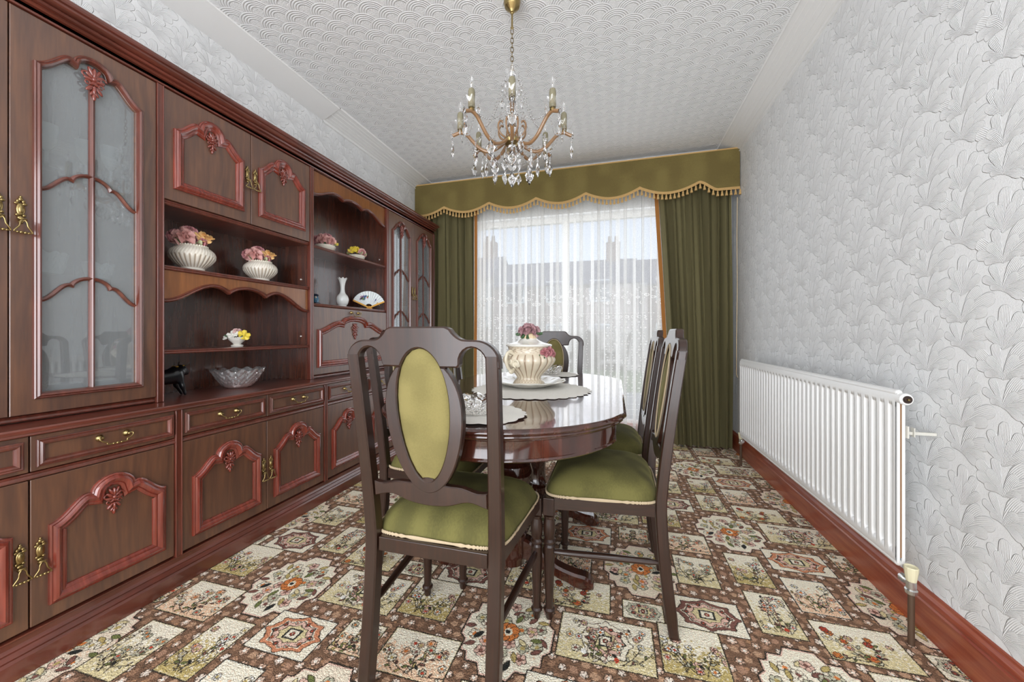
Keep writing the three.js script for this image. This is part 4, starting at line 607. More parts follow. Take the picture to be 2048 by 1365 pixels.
// ---------------------------------------------------------------- radiator
{
  const x = 0.905, z0 = -3.14, z1 = -1.535, y0 = 0.236, y1 = 0.802, n = 38, M_rad = mat({ color: '#efefed', roughness: 0.35, clearcoat: 0.3, clearcoatRoughness: 0.25 }), rust = mat({ color: '#8d6b4c', roughness: 0.8 });
  const r = thing('radiator', 'long white panel radiator on the papered wall', 'radiator', [0, 0, 0]);
  // front sheet: flutes pressed between flat top and bottom bands
  const flute = (x0, sgn) => grid(n * 14, 44, (u, v) => { const z = z0 + (z1 - z0) * u, y = y0 + (y1 - y0) * v, k = (u * n) % 1, prof = Math.max(0, Math.min(1, (0.25 - Math.abs(k - 0.5)) / 0.04)), e = Math.min(1, Math.max(0, (Math.min(v, 1 - v) - 0.07 + 0.02 * (2 * Math.abs(k - 0.5)) ** 2) / 0.022)), end = Math.min(1, Math.max(0, (Math.min(u, 1 - u) * (z1 - z0) - 0.012) / 0.004)); const rnd2 = Math.max(0, 1 - Math.min(v, 1 - v) / 0.03); return [x0 + sgn * (-0.014 + 0.020 * (1 - prof * e * end) - 0.006 * rnd2 * rnd2), y, z]; });
  part('front_panel', flute(x, -1), M_rad, r); part('rear_panel', span(x + 0.014, x + 0.02, y0, y1, z0, z1), M_rad, r);
  part('top_edge', at(new THREE.CapsuleGeometry(0.011, z1 - z0 - 0.02, 4, 12), x + 0.008, y1, (z0 + z1) / 2, PI / 2), M_rad, r);
  part('bottom_edge', at(new THREE.CapsuleGeometry(0.011, z1 - z0 - 0.02, 4, 12), x + 0.008, y0, (z0 + z1) / 2, PI / 2), M_rad, r);
  part('end_seam', [cspan(x - 0.002, x + 0.006, y0, y1, z1 - 0.004, z1 + 0.003, 0.002), cspan(x + 0.011, x + 0.02, y0, y1, z1 - 0.004, z1 + 0.003, 0.002)], M_rad, r); part('rust_line', cspan(x + 0.006, x + 0.011, y0 + 0.02, y1 - 0.02, z1 - 0.004, z1 + 0.0018, 0.001), rust, r);
  const plug = part('plug', [at(lathe([[0, 0.03], [0.016, 0.03], [0.019, 0.026], [0.019, 0], [0, 0]].reverse(), 24), 0, 0, 0, PI / 2)], M_rad, r); plug.position.set(x + 0.012, y1 - 0.017, z1 - 0.006);
  part('plug_centre', [at(new THREE.CylinderGeometry(0.0125, 0.0125, 0.004, 20), 0, 0, 0.0305, PI / 2), at(new THREE.TorusGeometry(0.007, 0.002, 6, 16), 0, 0, 0.033)], mat({ color: '#33231c', roughness: 0.5 }), plug); part('bleed_pin', at(new THREE.CylinderGeometry(0.0035, 0.0035, 0.006, 8), 0, 0, 0.034, PI / 2), M.brass, plug);
  for (const z of [z1 - 0.004, z0 + 0.15]) { const b = part('bracket', [cspan(x + 0.021, x + 0.026, 0.655, 0.695, z - 0.006, z + 0.014, 0.001), cspan(x + 0.026, XR - 0.001, 0.666, 0.676, z - 0.002, z + 0.004, 0.001), cspan(x + 0.04, x + 0.043, 0.66, 0.69, z - 0.006, z + 0.012, 0.001)], mat({ color: '#cfcdc4', roughness: 0.5 }), r); }
  // valves and supply pipes
  const ivory = mat({ color: '#ddd6b4', roughness: 0.5 }), chrome = mat({ color: '#c9c9c6', metalness: 0.9, roughness: 0.25 }), pipeM = mat({ color: '#5a4535', roughness: 0.6, metalness: 0.3 });
  for (const [z, s] of [[z1 + 0.040, 1], [z0 - 0.035, 1]]) {
    const v = part('valve', [at(lathe([[0, 0.165], [0.014, 0.165], [0.016, 0.172], [0.016, 0.178], [0.013, 0.182], [0.0125, 0.205], [0, 0.205]], 20), 0, 0, 0), at(new THREE.CylinderGeometry(0.009, 0.009, 0.05, 14), 0, 0.205 - 0.01, (z > -2 ? -1 : 1) * 0.02, PI / 2), at(new THREE.CylinderGeometry(0.014, 0.014, 0.014, 6), 0, 0.195, (z > -2 ? -1 : 1) * 0.032, PI / 2)], chrome, r); v.position.set(x + 0.012, 0, z);
    part('valve_cap', lathe([[0, 0.2055], [0.0125, 0.2055], [0.014, 0.215], [0.0175, 0.240], [0.018, 0.249], [0.0165, 0.252], [0.012, 0.249], [0, 0.247]], 12, 0.35), ivory, v);
    part('pipe', at(new THREE.CylinderGeometry(0.0085, 0.0085, 0.163, 14), 0, 0.0825, 0), pipeM, v);
  }
}
// ---------------------------------------------------------------- china flowers
M.china = mat({ color: '#e9e2d2', roughness: 0.35, clearcoat: 0.5, clearcoatRoughness: 0.15 });
M.tinted = mat({ color: '#ffffff', vertexColors: true, roughness: 0.4, clearcoat: 0.3, clearcoatRoughness: 0.2 });
const petalM = { pink: mat({ color: '#dfaea8', roughness: 0.45, side: THREE.DoubleSide }), rose: mat({ color: '#c4868a', roughness: 0.45, side: THREE.DoubleSide }), dusk: mat({ color: '#b58e92', roughness: 0.5, side: THREE.DoubleSide }), amber: mat({ color: '#e3b678', roughness: 0.45, side: THREE.DoubleSide }), yellow: mat({ color: '#e8cf4a', roughness: 0.45, side: THREE.DoubleSide }), white: mat({ color: '#efece2', roughness: 0.4, side: THREE.DoubleSide }), leaf: mat({ color: '#7f9667', roughness: 0.5, side: THREE.DoubleSide }), pale: mat({ color: '#c3c9a3', roughness: 0.45, side: THREE.DoubleSide }), dark: mat({ color: '#3f5a3a', roughness: 0.5, side: THREE.DoubleSide }), blush: mat({ color: '#e7c4c0', roughness: 0.4, side: THREE.DoubleSide }) };
const petal = (l, w, cup, curl) => grid(4, 5, (u, v) => { const x = (u - 0.5) * w * Math.pow(sin(PI * (0.08 + 0.80 * v)), 0.6), y = l * v; return [x, y * cos(cup * v * 0.4), cup * y * v * 0.9 - curl * l * v * v * v + (x * x) * 6 / w * cup]; });
function roseGeo(r) { const q = []; for (const [n, tilt, s, h] of [[6, 1.25, 1, 0], [5, 0.8, 0.85, 0.1], [4, 0.4, 0.62, 0.2], [3, 0.15, 0.42, 0.26]]) for (let i = 0; i < n; i++) q.push(at(petal(r * s, r * s * 1.15, 0.5, 0.35), 0, 0, 0, tilt, 0, 0)) && at(q[q.length - 1], 0, h * r, 0, 0, i / n * 2 * PI + s * 3, 0); return merge(q); }
function daisyGeo(r, n = 6) { const q = []; for (let i = 0; i < n; i++) q.push(at(at(petal(r, r * 0.85, 0.25, 0.1), 0, 0, 0, 1.15), 0, 0, 0, 0, i / n * 2 * PI)); q.push(ball(r * 0.22, 0, r * 0.1, 0, 8, 6)); return merge(q); }
const leafGeo = (l) => at(petal(l, l * 0.55, 0.3, 0.3), 0, 0, 0, 1.0);
const ROSE = roseGeo(1), DAISY = daisyGeo(1), LEAF = leafGeo(1);
// tilt: the flower's axis leans by "tip" towards bearing "dir"
function blossom(parent, name, g, m, x, y, z, s, tip, dir) { const o = part(name, g, m, parent); o.position.set(x, y, z); o.scale.setScalar(s); o.rotation.set(0, dir, 0); o.rotateX(tip); o.rotateY(dir * 1.7); return o; }
const toCam = (x, z) => Math.atan2(-x, -z);   // bearing of the camera from a spot
function ribbedPot(name, label, x, y, z, s) {
  const t = thing(name, label, 'flower pot', [x, y, z], toCam(x, z), 'ribbed china pots with rose sprays');
  const prof = smooth([[0.030, 0], [0.044, 0.001], [0.045, 0.012], [0.048, 0.020], [0.070, 0.042], [0.086, 0.070], [0.080, 0.095], [0.056, 0.116], [0.050, 0.120]], 46);
  const pc = [], lightC = [0.80, 0.75, 0.65], grooveBrown = [0.36, 0.27, 0.18];  // pale ribs, with brown coloured into the grooves between them
  const potG = grid(224, 46, (u, v) => { const i = Math.round(v * 46), [r, h] = prof[i], a = u * 2 * PI, rib = h > 0.018 && h < 0.072 ? 0.05 * Math.min(1, (h - 0.018) / 0.012) * Math.min(1, (0.072 - h) / 0.008) * (Math.pow(0.5 + 0.5 * cos(28 * a), 0.5) - 0.6) : h > 0.074 && h < 0.112 ? 0.006 * cos(42 * a + 6 * h / 0.03) : 0; const q = r * (1 + rib) * s, k = h > 0.018 && h < 0.074 ? Math.pow(0.5 - 0.5 * cos(28 * a), 4) : h > 0.074 && h < 0.112 ? 0.35 * Math.pow(0.5 - 0.5 * cos(42 * a + 6 * h / 0.03), 4) : 0; for (let m = 0; m < 3; m++) pc.push(lightC[m] + (grooveBrown[m] - lightC[m]) * k); return [q * cos(a), h * s, q * sin(a)]; }); potG.setAttribute('color', new THREE.Float32BufferAttribute(pc, 3)); part('pot', potG, M.tinted, t);
  const beads = []; for (let i = 0; i < 34; i++) { const a = i / 34 * 2 * PI; beads.push(ball(0.0042 * s, 0.055 * s * cos(a), 0.1185 * s, 0.055 * s * sin(a), 8, 6)); } part('beaded_rim', [...beads, at(new THREE.CylinderGeometry(0.05 * s, 0.05 * s, 0.004, 24), 0, 0.119 * s, 0)], M.china, t);
  blossom(t, 'rose', ROSE, petalM.pink, -0.030 * s, 0.158 * s, 0.022 * s, 0.046 * s, 0.9, -0.3); blossom(t, 'rose', ROSE, petalM.rose, -0.066 * s, 0.160 * s, 0.005 * s, 0.030 * s, 1.0, -1.1); blossom(t, 'rose', ROSE, petalM.rose, -0.012 * s, 0.185 * s, 0.0, 0.034 * s, 0.5, 0.2);
  blossom(t, 'blossom', DAISY, petalM.amber, 0.036 * s, 0.158 * s, 0.020 * s, 0.036 * s, 0.9, 0.5); blossom(t, 'blossom', DAISY, petalM.amber, 0.052 * s, 0.175 * s, 0.0, 0.030 * s, 0.6, 1.0); blossom(t, 'rose', ROSE, petalM.rose, 0.034 * s, 0.140 * s, 0.032 * s, 0.02 * s, 1.0, 0.4);
  for (const [a, l, tip] of [[-0.5, 0.055, 1.1], [0.2, 0.05, 1.2], [0.9, 0.05, 1.1], [-1.3, 0.05, 1.2], [1.8, 0.05, 1], [3, 0.05, 1]]) blossom(t, 'leaf', LEAF, a > 0 ? petalM.pale : petalM.leaf, 0.02 * s * sin(a), 0.122 * s, 0.02 * s * cos(a), l * s, 0.2, a);
  return t;
}
ribbedPot('flower_pot', 'large cream ribbed pot of pink and amber roses, the nearer one', -1.885, 1.2855, -1.268, 1.0);
ribbedPot('flower_pot', 'cream ribbed pot of pink and amber roses, the farther one', -1.885, 1.2855, -1.611, 0.93);
function posyBowl(label, x, y, z, s, cols, footed) {
  const t = thing('flower_bowl', label, 'flower bowl', [x, y, z], toCam(x, z));
  part('bowl', lathe(footed ? [[0, 0], [0.03, 0], [0.031, 0.008], [0.018, 0.014], [0.026, 0.022], [0.042, 0.04], [0.05, 0.056], [0.047, 0.058], [0, 0.052]] : [[0, 0], [0.042, 0], [0.046, 0.006], [0.056, 0.018], [0.062, 0.034], [0.058, 0.040], [0, 0.038]], 32, 0.5).scale(s, s, s), footed ? petalM.white : M.china, t);
  cols.forEach(([g, m, px, py, pz, r, tip, dir]) => blossom(t, g === ROSE ? 'rose' : g === LEAF ? 'leaf' : 'blossom', g, petalM[m], px * s, py * s, pz * s, r * s, tip, dir)); return t;
}
posyBowl('low white bowl of dusky pink china roses in the niche', -1.885, 1.5505, -2.085, 1.08, [[ROSE, 'pink', -0.012, 0.075, 0.02, 0.040, 0.9, -0.1], [ROSE, 'rose', -0.048, 0.07, 0.01, 0.03, 1, -0.9], [ROSE, 'pink', 0.035, 0.072, 0.012, 0.032, 0.8, 0.6], [ROSE, 'rose', 0.012, 0.098, -0.01, 0.03, 0.4, 0.2], [DAISY, 'yellow', 0.06, 0.06, 0.012, 0.02, 1, 0.9], [LEAF, 'dark', -0.055, 0.048, 0.02, 0.03, 0.4, -0.9], [LEAF, 'leaf', 0.045, 0.045, 0.025, 0.03, 0.4, 0.9], [LEAF, 'dark', 0, 0.042, 0.04, 0.028, 0.3, 0]]);
posyBowl('low white bowl of yellow and pink china flowers in the niche', -1.885, 1.5505, -2.403, 1.0, [[DAISY, 'yellow', -0.025, 0.075, 0.02, 0.036, 0.9, -0.3], [ROSE, 'yellow', -0.005, 0.088, 0, 0.03, 0.5, 0], [DAISY, 'amber', -0.048, 0.06, 0.02, 0.022, 1, -1], [ROSE, 'pink', 0.04, 0.072, 0.012, 0.028, 0.9, 0.7], [ROSE, 'pink', 0.055, 0.058, 0.0, 0.02, 0.9, 1.1], [LEAF, 'pale', 0.018, 0.05, 0.035, 0.034, 0.2, 0.3], [LEAF, 'leaf', -0.04, 0.045, 0.03, 0.03, 0.3, -0.7], [LEAF, 'leaf', 0.05, 0.05, 0.02, 0.03, 0.3, 0.9]]);
posyBowl('small green-white footed bowl of yellow and pink flowers on the lower shelf', -1.885, 0.9345, -1.479, 0.86, [[DAISY, 'yellow', 0.032, 0.066, 0.028, 0.034, 1.1, 0.4], [DAISY, 'white', -0.02, 0.07, 0.02, 0.03, 0.8, -0.4], [ROSE, 'blush', 0.0, 0.088, 0, 0.026, 0.4, 0], [DAISY, 'blush', 0.02, 0.082, -0.012, 0.026, 0.4, 0.5], [DAISY, 'white', -0.052, 0.055, 0.01, 0.02, 1, -1], [LEAF, 'dark', -0.008, 0.055, 0.038, 0.026, 0.3, 0], [LEAF, 'leaf', 0.01, 0.058, 0.036, 0.024, 0.2, 0.3], [LEAF, 'dark', -0.04, 0.06, 0.02, 0.024, 0.3, -0.8]], true);
// ---------------------------------------------------------------- vase, fan, blue ornament, bull, crystal bowl
{
  const prof = smooth([[0.024, 0], [0.028, 0.004], [0.026, 0.01], [0.036, 0.026], [0.042, 0.052], [0.036, 0.078], [0.020, 0.100], [0.0145, 0.125], [0.0155, 0.155], [0.022, 0.185], [0.032, 0.208]], 44);
  const opal = mat({ color: '#e9ebe8', roughness: 0.25, clearcoat: 0.6 }), t = thing('bud_vase', 'slim white glass vase with a frilled rim in the niche', 'vase', [-1.885, 1.1905, -2.253]);
  part('body', grid(64, 44, (u, v) => { const [r, h] = prof[Math.round(v * 44)], a = u * 2 * PI, k = Math.max(0, (h - 0.17) / 0.038), q = r * (1 + 0.10 * k * k * cos(8 * a)); return [q * cos(a), h + 0.004 * k * cos(8 * a), q * sin(a)]; }), opal, t); part('base', at(new THREE.CylinderGeometry(0.024, 0.024, 0.002, 24), 0, 0.001, 0), opal, t);
  const sp = part('painted_spot', new THREE.SphereGeometry(0.0425, 24, 16, -0.1 + 1.2, 0.16, 1.45, 0.16).translate(0, 0.052, 0), mat({ color: '#c9a27a', roughness: 0.4 }), t);
}
{
  const t = thing('fan_ornament', 'white china fan ornament with painted flowers and gold sticks', 'ornament', [-1.838, 1.1905, -2.488], toCam(-1.838, -2.488) + 0.25);
  const n = 13, R = 0.128, r0 = 0.030, oy = 0.012, A = 1.12, fanM = mat({ color: '#e3e9ea', roughness: 0.35, clearcoat: 0.4 });
  part('leaf', grid(n * 4, 3, (u, v) => { const a = -A + 2 * A * u, r = r0 + (R - r0) * v, fold = 0.0035 * (Math.abs(((u * n) % 1) - 0.5) * 4 - 1) * (0.3 + v); return [r * sin(a), oy + r * cos(a), fold]; }), fanM, t); part('back', grid(26, 2, (u, v) => { const a = -A + 2 * A * u, r = r0 + (R - r0) * v; return [r * sin(a), oy + r * cos(a), -0.006]; }), fanM, t);
  for (const s of [-1, 1]) part('guard_stick', at(cbox(0.012, R, 0.010, 0, R / 2, 0, 0.002), 0, oy, 0, 0, 0, -s * (A + 0.03)), mat({ color: '#e0a640', roughness: 0.35, clearcoat: 0.5 }), t);
  part('foot', [cspan(-0.022, 0.022, 0.0, 0.010, -0.022, 0.014, 0.003), ball(0.009, 0, 0.016, 0.004)], mat({ color: '#d99f45', roughness: 0.35 }), t);
  const paints = ['#7c5a86', '#3f5d8c', '#c04a44', '#5f7d4a', '#8aa0c0', '#c59b4a', '#2f3238'].map((c) => mat({ color: c, roughness: 0.4 }));
  for (let i = 0; i < 16; i++) { const left = i < 11, x = left ? rr(-0.078, -0.012) : rr(0.035, 0.062), y = left ? rr(0.055, 0.105) : rr(0.045, 0.085); const o = part('painted_petal', at(petal(1, 0.55, 0, 0), 0, 0, 0, 0, 0, 0), paints[i % 7], t); o.position.set(x, y, 0.0052 + i * 0.0001); o.rotation.z = rr(-1.3, 0.5); o.scale.setScalar(left ? rr(0.012, 0.03) : rr(0.006, 0.014)); }
}
{ const blue = mat({ color: '#2f7fa6', roughness: 0.2, clearcoat: 0.8, transmission: 0.2, thickness: 0.02 }), navy = mat({ color: '#1d2f45', roughness: 0.3 }); const t = thing('glass_ornament', 'small blue glass ornament at the edge of the niche shelf', 'ornament', [-1.868, 1.1905, -1.985]);
  part('base', cspan(-0.022, 0.022, 0, 0.012, -0.02, 0.02, 0.003), navy, t); part('body', lathe([[0, 0.012], [0.018, 0.013], [0.021, 0.028], [0.015, 0.05], [0.008, 0.062], [0, 0.066]], 10, 0.2), blue, t); part('cap', [ball(0.02, 0, 0.058, 0, 12, 8, 1, 0.5, 0.8)], navy, t); part('pearl', ball(0.007, 0.012, 0.045, 0.012), M.china, t); }
M.cutWhite = mat({ color: '#f6f8f8', transmission: 0.5, thickness: 0.02, roughness: 0.05, ior: 1.5 });
{ // bull: one skin from joined limbs (local +z = nose)
  const B = [[[0, 0.088, -0.075], [0, 0.095, 0.03], 0.032, 0.037], [[0, 0.105, 0.03], [0, 0.118, 0.062], 0.035, 0.026], [[0, 0.118, 0.066], [0, 0.108, 0.092], 0.021, 0.014], [[0.02, 0.085, 0.04], [0.024, 0.048, 0.055], 0.017, 0.011], [[0.024, 0.048, 0.055], [0.024, 0.008, 0.082], 0.010, 0.0075], [[-0.02, 0.085, 0.04], [-0.024, 0.045, 0.05], 0.017, 0.011], [[-0.024, 0.045, 0.05], [-0.024, 0.008, 0.066], 0.010, 0.0075], [[0.02, 0.08, -0.08], [0.024, 0.05, -0.095], 0.02, 0.012], [[0.024, 0.05, -0.095], [0.023, 0.008, -0.075], 0.010, 0.0075], [[-0.02, 0.08, -0.08], [-0.024, 0.05, -0.09], 0.02, 0.012], [[-0.024, 0.05, -0.09], [-0.023, 0.008, -0.07], 0.010, 0.0075], [[0, 0.112, -0.1], [0, 0.14, -0.12], 0.006, 0.004]];
  const N = 60, S = 0.13, mc = new MarchingCubes(N, mat({}), false, false, 60000); mc.isolation = 0; const c = V(0, 0.075, -0.012);
  for (let k = 0; k < N; k++) for (let j = 0; j < N; j++) for (let i = 0; i < N; i++) { const f = (q) => (q / N * 2 - 1) * S, P = V(f(i), f(j), f(k)).add(c); let d = 1; for (const [a, b, ra, rb] of B) { const A = V(...a), D = V(...b).sub(A), t = Math.max(0, Math.min(1, P.clone().sub(A).dot(D) / D.lengthSq())), e = P.distanceTo(A.addScaledVector(D, t)) - (ra + (rb - ra) * t), h = Math.max(0.012 - Math.abs(d - e), 0) / 0.012; d = Math.min(d, e) - h * h * 0.003; } mc.field[i + j * N + k * N * N] = -d; }
  mc.update(); const g = new THREE.BufferGeometry(), nn = mc.count; g.setAttribute('position', new THREE.BufferAttribute(mc.positionArray.slice(0, nn * 3), 3)); g.setAttribute('normal', new THREE.BufferAttribute(mc.normalArray.slice(0, nn * 3), 3)); g.scale(S, S, S); g.translate(c.x, c.y, c.z);
  const black = mat({ color: '#0e1216', roughness: 0.3, clearcoat: 0.5 }), goldM = mat({ color: '#c89a3f', roughness: 0.35, metalness: 0.5 });
  const t = thing('bull_figurine', 'black bull figurine with gold trappings behind the cabinet post', 'figurine', [-1.895, 0.7222, -1.182], PI); t.scale.set(0.9, 0.95, 0.72);
  part('body', g, black, t); part('horns', [1, -1].map((s) => tube([[s * 0.012, 0.138, 0.066], [s * 0.028, 0.144, 0.07], [s * 0.034, 0.156, 0.082]], 0.003, 10, 6)), mat({ color: '#3a3026', roughness: 0.4 }), t);
  for (const s of [1, -1]) { part('ear', at(ball(0.008, 0, 0, 0, 10, 6, 1.6, 0.6, 0.5), s * 0.024, 0.132, 0.06, 0, 0, s * 0.4), black, t); part('gilt_patch', at(ball(0.010, 0, 0, 0, 10, 8, 0.35, 1, 0.9), s * 0.034, 0.098, 0.032), goldM, t); part('gilt_patch', at(ball(0.009, 0, 0, 0, 10, 8, 0.9, 0.4, 1), s * 0.012, 0.138, 0.03), goldM, t); part('gilt_patch', at(ball(0.008, 0, 0, 0, 10, 8, 1.2, 0.35, 0.8), s * 0.012, 0.141, 0.066), goldM, t); }
}
// fluted cut-glass bowls: outer and inner faces of one thick shell
function cutBowl(r0, r1, h, lobes, k, th, n = 72) {
  const R = (v) => r0 + (r1 - r0) * Math.pow(v, 0.6), cut = (a, v) => 1 + k * v * Math.abs(cos(lobes * a / 2)) + 0.035 * Math.min(1, v * 3) * (Math.abs(sin(lobes * a + v * 9)) + Math.abs(sin(lobes * a - v * 9)) - 1);
  const out = (u, v) => { const a = u * 2 * PI, q = R(v) * cut(a, v); return [q * cos(a), h * v * (1 + 0.07 * v * cos(lobes * a)), q * sin(a)]; }, inn = (u, v) => { const a = u * 2 * PI, q = Math.max(0.002, (R(v) - th) * (1 + k * v * 0.5)); return [q * cos(a), th + (h - th) * v * (1 + 0.07 * v * cos(lobes * a)), q * sin(a)]; };
  const N = 14, prof = []; for (let i = 0; i <= N; i++) prof.push([out, i / N]); for (let i = N; i >= 0; i--) prof.push([inn, i / N]);
  const g = grid(n, prof.length + 1, (u, v) => { const i = Math.round(v * (prof.length + 1)); if (i === 0) return [0, 0, 0]; if (i === prof.length + 1) return [0, th, 0]; const [f, t] = prof[i - 1]; return f(u, t); }); const q = g.toNonIndexed(); q.computeVertexNormals(); return q;
}
mono('crystal_bowl', cutBowl(0.05, 0.103, 0.093, 12, 0.16, 0.008, 120), M.cut, 'large cut-crystal bowl on the worktop below the open shelves', 'bowl', [-1.887, 0.7225, -1.487]);
// glassware and cups behind the glass doors
{
  const tumbler = (r, h) => lathe([[0, 0], [r * 0.82, 0], [r * 0.9, h * 0.05], [r, h], [r * 0.93, h], [r * 0.8, h * 0.14], [0, h * 0.12]], 20, 0.3), snifter = (r) => lathe([...smooth([[0.0, 0], [r * 0.6, 0.002], [r * 0.98, r * 0.7], [r, r * 1.1], [r * 0.78, r * 1.75]], 18), ...smooth([[r * 0.74, r * 1.75], [r * 0.95, r * 1.1], [r * 0.93, r * 0.72], [r * 0.5, 0.006], [0, 0.005]], 18)], 28, 0.6), flutes = (r, h) => lathe([[0, 0], [r * 0.9, 0], [r * 0.9, 0.003], [0.006, 0.008], [0.005, h * 0.4], [r * 0.5, h * 0.48], [r * 0.85, h * 0.65], [r, h], [r * 0.93, h], [r * 0.7, h * 0.62], [0, h * 0.5]], 20, 0.4);
  const shelves = { top: 1.5755, mid: 1.2055, low: 0.7455 };
  const put = (name, g, label, cat, x, y, z, m = M.cutWhite, group) => mono(name, g, m, label, cat, [x, y, z], 0, group);
  const gA = 'crystal glasses in the near display cabinet';
  for (const [i, x, z] of [[0, -1.92, -0.755], [1, -1.90, -0.815], [2, -1.93, -0.93], [3, -1.90, -0.985]]) put('stem_glass', flutes(0.03, 0.15), ['cut stem glass on the upper glass shelf, the one nearest the camera', 'cut stem glass on the upper glass shelf, second from the camera', 'cut stem glass on the upper glass shelf, third from the camera', 'cut stem glass on the upper glass shelf, nearest the cabinet post'][i], 'glass', x, shelves.top, z, M.cutWhite, gA);
  put('cut_glass', tumbler(0.022, 0.12), 'slim tall glass on the middle glass shelf', 'glass', -1.935, shelves.mid, -0.735, M.cutWhite, gA);
  put('cut_glass', cutBowl(0.035, 0.046, 0.075, 10, 0.1, 0.007, 60), 'square cut-crystal tumbler on the middle glass shelf', 'glass', -1.90, shelves.mid, -0.815, M.cutWhite, gA); put('cut_glass', cutBowl(0.03, 0.04, 0.06, 10, 0.1, 0.006, 60), 'smaller cut-crystal tumbler on the middle glass shelf', 'glass', -1.91, shelves.mid, -0.955, M.cutWhite, gA);
  for (const [i, x, z] of [[0, -1.885, -0.745], [1, -1.885, -0.855], [2, -1.90, -0.965]]) put('brandy_glass', snifter(0.046), ['round brandy glass on the cabinet floor, the nearest', 'round brandy glass on the cabinet floor, the middle one', 'round brandy glass on the cabinet floor, nearest the post'][i], 'glass', x, shelves.low, z, M.cutWhite, gA);
  const cup = (s) => [lathe([[0, 0], [0.018, 0], [0.02, 0.004], [0.03, 0.022], [0.035, 0.05], [0.033, 0.05], [0.026, 0.02], [0, 0.006]], 22, 0.5), tube([[0.031, 0.042, 0], [0.046, 0.04, 0], [0.046, 0.02, 0], [0.029, 0.016, 0]], 0.0028, 14, 6)], saucer = lathe([[0, 0], [0.03, 0], [0.032, 0.003], [0.058, 0.011], [0.057, 0.013], [0.03, 0.006], [0, 0.005]], 28, 0.6);
  [[-1.90, 1.5755, -3.13, 'upper', 'left'], [-1.90, 1.5755, -3.27, 'upper', 'right'], [-1.90, 1.2055, -3.13, 'middle', 'left'], [-1.90, 1.2055, -3.27, 'middle', 'right']].forEach(([x, y, z, sh, side]) => { put('saucer', saucer, `white saucer on the ${sh} shelf of the far cabinet, ${side} one`, 'saucer', x, y, z, M.gloss, 'white tea cups in the far cabinet'); const c = thing('tea_cup', `white tea cup on the ${sh} shelf of the far cabinet, ${side} one`, 'cup', [x, y + 0.0055, z], 0.6, 'white tea cups in the far cabinet'); const [b, h] = cup(); part('bowl', b, M.gloss, c); part('handle', h, M.gloss, c); });
}
